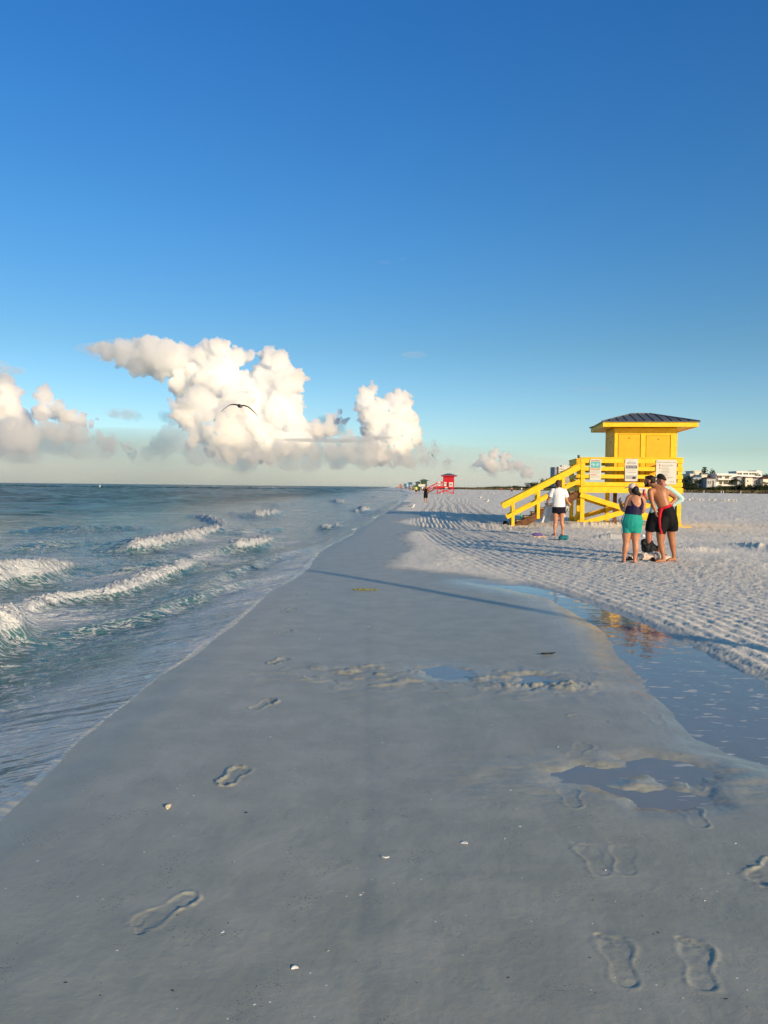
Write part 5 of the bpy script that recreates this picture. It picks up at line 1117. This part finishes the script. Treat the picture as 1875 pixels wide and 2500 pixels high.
# grass tufts
rnd = random.Random(8); B = []
Vg = []; Fg = []
for k in range(9000):
    i = rnd.randrange(nE-1); e = Es[i].lerp(Es[i+1], rnd.random()); d = Vector((e.x, e.y, 0)).normalized(); q = e+d*rnd.random()**1.6*60; a = rnd.uniform(0, 3.14); w_ = rnd.uniform(.4, 1.1); h = rnd.uniform(.3, .8); z = min(1, (q-e).length/8)*.9
    c, s = math.cos(a)*w_, math.sin(a)*w_; n = len(Vg); Vg += [(q.x-c, q.y-s, z-.3), (q.x+c, q.y+s, z-.3), (q.x+c*.5, q.y+s*.5, z+h), (q.x-c*.6, q.y-s*.6, z+h*.8)]; Fg.append((n, n+1, n+2, n+3))
o = mesh_np('dune_grass', Vg, Fg, m, smooth=False); tag(o, 'dry olive grass covering the low dune behind the sand', 'grass', kind='stuff')
def leafmat(name, c):
    m, nt, p, out = newmat(name); oc = objcoord(nt)
    nt.links.new(mixc(nt, ramp(nt, noise(nt, .9, 4, .7, oc), .35, .65), tuple(x*.55 for x in c), tuple(x*1.3 for x in c)), p.inputs['Base Color']); p.inputs['Roughness'].default_value = .8; p.inputs['Specular IOR Level'].default_value = .2
    return m
lf = [leafmat('dark_leaves', (.030, .045, .022)), leafmat('olive_leaves', (.055, .070, .025)), leafmat('pine_needles', (.030, .048, .034))]; bark = pmat('bark', (.10, .08, .06), .9)
def crown_mesh(seed, kind):
    rn = random.Random(seed); V = []; F = []
    def leaf(c, s):
        d = Vector((rn.gauss(0, 1), rn.gauss(0, 1), rn.gauss(0, 1))).normalized(); e = d.orthogonal().normalized()*s; u = d.cross(e).normalized()*s*rn.uniform(.5, 1)
        n = len(V); V.extend([tuple(c-e), tuple(c-u), tuple(c+e), tuple(c+u)]); F.append((n, n+1, n+2, n+3))
    if kind == 'bush':
        cl = [(Vector((rn.uniform(-.8, .8), rn.uniform(-.5, .5), rn.uniform(.25, .75)*(1-.3*abs(rn.random())))), rn.uniform(.22, .42)) for _ in range(11)]
        for c, r_ in cl:
            for _ in range(120):
                d = Vector((rn.gauss(0, 1), rn.gauss(0, 1), rn.gauss(0, 1))).normalized()*r_*rn.uniform(.55, 1.05); q = c+d
                if q.z > -.1: leaf(q, rn.uniform(.03, .065))
    elif kind == 'tree':
        cl = [(Vector((rn.gauss(0, .32), rn.gauss(0, .28), rn.uniform(.35, .95))), rn.uniform(.14, .28)) for _ in range(14)]
        for c, r_ in cl:
            for _ in range(90):
                d = Vector((rn.gauss(0, 1), rn.gauss(0, 1), rn.gauss(0, 1))).normalized()*r_*rn.uniform(.4, 1.05); leaf(c+d, rn.uniform(.025, .05))
    elif kind == 'pine':
        for L in range(16):
            z = .12+L/16*.86; R_ = (.27*(1-z)**.75+.02)
            for b in range(9):
                a = rn.uniform(0, 6.28)
                for t in range(9):
                    leaf(Vector((math.cos(a)*R_*t/8, math.sin(a)*R_*t/8, z+.04*t/8+rn.uniform(-.012, .012))), rn.uniform(.012, .026))
    elif kind == 'palm':
        for b in range(26):
            a = rn.uniform(0, 6.28); up = rn.uniform(-.2, .9)
            for t in range(10):
                u_ = t/9; q = Vector((math.cos(a)*u_*.42, math.sin(a)*u_*.42, .78+.22*up*u_-.35*u_*u_))
                for s in (-1, 1): leaf(q+Vector((-math.sin(a), math.cos(a), -.5))*s*.03, .035)
    return V, F
protoC = {}
for kd, mi in (('bush', 0), ('bush', 1), ('tree', 0), ('tree', 1), ('pine', 2), ('palm', 1)):
    for sd in range(3 if kd in ('bush', 'tree') else 1):
        V, F = crown_mesh(sd*7+mi, kd); me = bpy.data.meshes.new('crown'); me.from_pydata(V, [], F); me.materials.append(lf[mi]); protoC.setdefault((kd, mi), []).append(me)
def trunk_mesh(kd):
    B = MB()
    if kd == 'bush':
        for k in range(4): B.cyl((0, 0, -.1), (.3*math.cos(k*1.7), .25*math.sin(k*1.7), .55), .025, .01, 6)
    else:
        B.cyl((0, 0, -.05), (.01, 0, .55 if kd != 'pine' else .98), .028 if kd != 'pine' else .018, .016 if kd != 'pine' else .004, 7)
        if kd == 'tree':
            for k in range(4): B.cyl((0, 0, .35), (.25*math.cos(k*1.6+.4), .22*math.sin(k*1.6+.4), .72), .014, .006, 6)
        if kd == 'palm': B.cyl((.01, 0, .5), (0, 0, .80), .018, .016, 7)
    me = bpy.data.meshes.new('trunk'); me.from_pydata([tuple(v) for v in B.v], [], B.f); me.materials.append(bark); return me
protoT = {k: trunk_mesh(k) for k in ('bush', 'tree', 'pine', 'palm')}
rnd = random.Random(21)
SN = []
def lab(px, marks, kind):
    base_ = min(marks, key=lambda m: abs(m[0]-px)); SN.append(base_[1]); n_ = SN.count(base_[1])-1
    o1 = ['first', 'second', 'third', 'fourth', 'fifth', 'sixth', 'seventh', 'eighth', 'ninth', 'tenth', 'eleventh', 'twelfth', 'thirteenth', 'fourteenth', 'fifteenth', 'sixteenth'][n_ % 16]
    return '%s %s from the left %s' % (o1, kind, base_[1])
M1 = [(1665, 'right beside the yellow tower'), (1701, 'below the grey glass front house'), (1736, 'below the red roofed house'), (1772, 'below the modern white house'), (1809, 'below the grey three storey house'), (1828, 'below the cream house'), (1850, 'below the house with four tall windows'), (1885, 'below the house at the right edge')]
M2 = [(1415, 'seen through the stairs railing gap'), (1460, 'behind the left sign on the yellow tower'), (1545, 'behind the middle sign on the yellow tower'), (1630, 'behind the right sign on the yellow tower')]
M3 = [(1108, 'just right of the red tower'), (1160, 'midway between the red tower and red jogger'), (1222, 'behind the red jogger'), (1262, 'behind the shirtless walker'), (1300, 'below the low white building'), (1345, 'behind the yellow handrail'), (1385, 'below the white high rise')]
def plant(kd, mi, px, D, w, h, label, cat, group, base=.6):
    c = vp(px, 1195, D); r = empty('pine_tree' if kd == 'pine' else 'palm_tree' if kd == 'palm' else 'tree' if kd == 'tree' else 'shrub', (c.x, D, base), rnd.uniform(0, 6.28) if kd != 'bush' else rnd.uniform(-.3, .3), label, cat, group)
    r.scale = (w, w, h)
    for nm, me in (('crown', rnd.choice(protoC[(kd, mi)])), ('trunk', protoT[kd])):
        q = bpy.data.objects.new(nm, me); col.objects.link(q); q.parent = r
    return r
# hedge of dark shrubs in front of the houses
px = 1660
while px < 1905:
    dk = px < 1700 or px > 1795; h = rnd.uniform(3.6, 5.2) if px > 1795 else (rnd.uniform(4.5, 6.5) if px < 1690 else rnd.uniform(2.2, 3.6))
    plant('bush', 0 if dk else rnd.choice((0, 1)), px, 405+rnd.uniform(-8, 8), rnd.uniform(2.4, 3.4), h, lab(px, M1, 'dark hedge shrub'), 'shrub', 'hedge of shrubs before the houses'); px += rnd.uniform(5, 8)
px = 1400
while px < 1680: plant('bush', rnd.choice((0, 1)), px, 430+rnd.uniform(-8, 8), rnd.uniform(3, 4), rnd.uniform(2.2, 3.6), lab(px, M2, 'dark dune shrub'), 'shrub', 'shrubs behind the yellow tower'); px += rnd.uniform(9, 13)
px = 1098
while px < 1400:
    hh_ = np.interp(px, [1098, 1140, 1175, 1215, 1235, 1260, 1285, 1400], [.8, 1.1, 1.8, 2.9, 2.4, 3.6, 3.2, 3.2]); dd_ = np.interp(px, [1098, 1400], [640, 520])
    plant('bush', 1, px, dd_+rnd.uniform(-12, 12), rnd.uniform(3.5, 5.5), hh_*rnd.uniform(.75, 1.1), lab(px, M3, 'rounded olive dune shrub'), 'shrub', 'shrubs on the far dune line', .3); px += rnd.uniform(5, 8)
plant('pine', 2, 1719.5, 455, 20, 15.8, 'tall pointed pine rising between the cream block and red roof', 'tree', None, -.5)
plant('tree', 2 if False else 0, 1737, 470, 6.5, 12.8, 'dark bushy tree rising behind the red roofed house', 'tree', None, 0)
plant('tree', 0, 1862, 520, 9, 12.2, 'dark tree behind the houses at the far right', 'tree', 'trees behind the right hand houses', 0); plant('tree', 0, 1868, 520, 8, 11.5, 'small dark tree behind the long white building', 'tree', 'trees behind the right hand houses', 0)
plant('tree', 0, 1297, 560, 6, 5.4, 'dark tree beside the low white building beyond the stairs', 'tree', None, 0); plant('tree', 0, 1326, 560, 6, 7.0, 'dark tree just above the yellow handrail', 'tree', None, 0); plant('tree', 0, 1342, 560, 7, 8.4, 'taller dark tree left of the white tower block', 'tree', None, 0)
plant('tree', 1, 1310, 550, 7, 4.5, 'olive tree below the low white building', 'tree', None, 0); plant('palm', 1, 1796, 398, 9, 9.0, 'green palm in front of the modern white house', 'tree', None, 0)
plant('tree', 0, 1678, 430, 8, 8.8, 'dark tree immediately right of the yellow tower', 'tree', None, 0)
# buildings
glass = pmat('dark_window_glass', (.02, .025, .03), .15, .6, .2, 1, bmp=0); wallc = {k: pmat(k+'_wall', c, .7, .2, .06, .5) for k, c in (('cream', (.78, .70, .56)), ('white', (.80, .78, .74)), ('grey_white', (.42, .43, .44)), ('peach', (.72, .52, .36)), ('pale_blue', (.40, .45, .50)), ('white_block', (.66, .62, .56)))}
rtile = pmat('red_tile_roof', (.16, .055, .045), .8, .2, .2, 1); dkroof = pmat('dark_roof', (.06, .055, .06), .8)
BG = 'buildings beyond the beach'
def bld(px0, px1, ytop, D, wall, label, name='house', wins=(), slabs=(), roof=None, rz=0, depth=12, base=0.0, group=BG):
    hy = 1188+.0105*((px0+px1)/2-937); c = vp((px0+px1)/2, 1195, D); k = D/FPX*1.0/ (1); w = (px1-px0)*k; H = (hy-ytop)*k+CAM_H-base
    r = empty(name, (c.x, D, base), rz, label, 'building', group); W2 = w/2
    MB().box(-W2, W2, 0, depth, 0, H).build('wall', wallc[wall], r)
    for (a, b, c_, d) in wins:           # fractions: x0,x1, z0,z1 of the facade
        fr = MB(); x0, x1, z0, z1 = -W2+a*w, -W2+b*w, c_*H, d*H; t = .12
        fr.box(x0-t, x1+t, -.10, -.002, z0-t, z0); fr.box(x0-t, x1+t, -.10, -.002, z1, z1+t); fr.box(x0-t, x0, -.10, -.002, z0+.002, z1-.002); fr.box(x1, x1+t, -.10, -.002, z0+.002, z1-.002)
        f_ = fr.build('window', wallc['white'], r)
        g_ = MB(); g_.box(x0, x1, -.03, -.004, z0, z1); g_.build('pane', glass, f_)
        if x1-x0 > 3:
            q = MB()
            for i in range(1, int((x1-x0)/1.8)+1): xx = x0+(x1-x0)*i/(int((x1-x0)/1.8)+1); q.box(xx-.06, xx+.06, -.08, -.031, z0, z1)
            q.build('mullion', wallc['white'], f_)
    for (a, b, c_, d, dp) in slabs: MB().box(-W2+a*w, -W2+b*w, -dp, -.003, c_*H, d*H).build('balcony', wallc[wall], r)
    if roof == 'tile':
        e = .6; MB().add([(-W2-e, -e, H), (W2+e, -e, H), (W2+e, depth+e, H), (-W2-e, depth+e, H), (-W2*.35, depth*.5, H+min(w*.16, 3)), (W2*.35, depth*.5, H+min(w*.16, 3))], [(3,2,1,0),(0,1,5,4),(1,2,5),(2,3,4,5),(3,0,4)]).build('roof', rtile, r)
    elif roof == 'flat': MB().box(-W2-.3, W2+.3, -.3, depth+.3, H+.003, H+.35).build('roof', wallc[wall], r)
    elif roof == 'plants':
        MB().box(-W2-.3, W2+.3, -.3, depth+.3, H+.003, H+.35).build('roof', wallc[wall], r)
    return r
def rowsw(nx, nz, x0=.06, x1=.94, z0=.1, z1=.92, fx=.6, fz=.5): return [(x0+(x1-x0)*(i+.5-fx/2)/nx, x0+(x1-x0)*(i+.5+fx/2)/nx, z0+(z1-z0)*(j+.5-fz/2)/nz, z0+(z1-z0)*(j+.5+fz/2)/nz) for i in range(nx) for j in range(nz)]
bld(1692, 1714.5, 1151, 462, 'cream', 'tall cream block with one dark window, left of the pointed pine', wins=[(.62, .86, .80, .90)]+rowsw(3, 2, z0=.1, z1=.6), roof='flat')
bld(1684, 1696, 1158, 458, 'cream', 'low cream wing at the left of the cream block', wins=rowsw(2, 3, z1=.7), roof='flat')
bld(1691, 1712, 1167, 446, 'pale_blue', 'grey house front with a grid of tall glass panes', wins=rowsw(3, 2, .03, .97, .1, .95, .86, .86), roof='flat')
bld(1712.5, 1725.5, 1160, 448, 'cream', 'narrow cream house with balconies beside the glass front', wins=rowsw(2, 3, fz=.5), slabs=[(0, 1, .33, .36, 1.2), (0, 1, .62, .65, 1.2)], roof='flat')
bld(1725, 1747, 1168, 440, 'grey_white', 'grey white house with a red hipped roof', wins=[(.60, .80, .12, .86)]+rowsw(2, 2, .05, .5), roof='tile')
bld(1747, 1799, 1158, 446, 'white', 'modern white house with flat slabs and wide dark windows', wins=[(.02, .28, .78, .92), (.42, .62, .76, .92), (.16, .30, .45, .68), (.36, .56, .45, .68), (.60, .82, .45, .68), (.15, .45, .06, .34), (.50, .9, .06, .34)], slabs=[(-.02, .80, .93, 1.0, 2.2), (-.01, 1.0, .69, .76, 3.5), (.15, 1.0, .37, .42, 3.5)], roof='flat')
bld(1797, 1859, 1152, 520, 'white', 'long white building with strip windows and rooftop terrace at the back', wins=[(.02, .22, .86, .95), (.27, .46, .86, .95), (.50, .78, .86, .95)], slabs=[(-.05, 1.0, .74, .80, 2.5)], roof='plants')
bld(1846, 1854, 1150, 522, 'white', 'small white stair tower on top of the long white building', wins=[(.3, .6, .9, .96)], roof='flat')
bld(1799.5, 1819, 1165, 442, 'grey_white', 'grey white three storey house right of the modern house', wins=rowsw(3, 3), roof='tile')
bld(1819.5, 1837, 1166, 440, 'cream', 'cream house with few small windows', wins=[(.25, .4, .72, .84), (.5, .66, .2, .42), (.2, .32, .3, .42)], roof='tile')
bld(1837.5, 1862, 1168, 442, 'grey_white', 'pale house with four tall windows and red roof', wins=rowsw(4, 2, fx=.5, fz=.6), roof='tile')
bld(1862.5, 1898, 1169, 438, 'cream', 'cream house with deep porch and brown roof at the right edge', wins=[(.1, .3, .1, .7), (.36, .6, .1, .7)], slabs=[(0, 1, .74, .80, 2.5)], roof='tile')
ct = bld(1363, 1392.5, 1140.5, 760, 'white_block', 'white high rise tower block seen above the yellow handrail', 'apartment_tower', wins=[(.04, .46, .90, .93), (.04, .96, .80, .83)]+[(a, a+.05, .855, .875) for a in (.33, .55, .72)]+[(.04, .46, z, z+.022) for z in (.745, .69, .635, .58, .525, .47, .415, .36, .305)]+[(.52, .96, z, z+.022) for z in (.745, .69, .635, .58, .525, .47, .415, .36, .305)], slabs=[(.0, 1, z, z+.010, 1.0) for z in (.73, .675, .62, .565, .51, .455, .40, .345)], roof='flat', depth=22)
bld(1353.5, 1363, 1141, 762, 'pale_blue', 'dark glazed side wing of the white high rise', 'apartment_tower', wins=[(.05, .95, z, z+.035) for z in (.93, .875, .82, .765, .71, .655, .6, .545, .49, .435, .38, .325)], roof='flat', depth=20)
bld(1371, 1384, 1137, 768, 'white_block', 'small rooftop plant room on the white high rise', 'plant_room', wins=[(.2, .35, .965, .985)], roof='flat', depth=8, base=0)
bld(1305.5, 1320, 1181, 600, 'white', 'low white building glimpsed among trees left of the stairs', wins=rowsw(4, 1, z0=.4), roof='flat')
# white marker posts on the grass edge
for i, (px, py) in enumerate(((1718.5, 1203.8), (1760.5, 1204.5), (1766, 1204.6), (1808.5, 1205.2))):
    c = gp(px, py); o = MB().cyl((0, 0, 0), (0, 0, 1.15), .14, .14, 8).cyl((0, 0, 1.15), (0, 0, 1.25), .14, .05, 8).build('upright_post', bm_, None); o.location = (c.x, c.y, 0.0)
    tag(o, ['white post at the grass edge below the pointed pine, leftmost', 'left post of the close pair on the grass edge', 'right post of the close pair on the grass edge', 'white post on the grass edge below the palm, rightmost'][i], 'post', 'white posts along the grass edge')
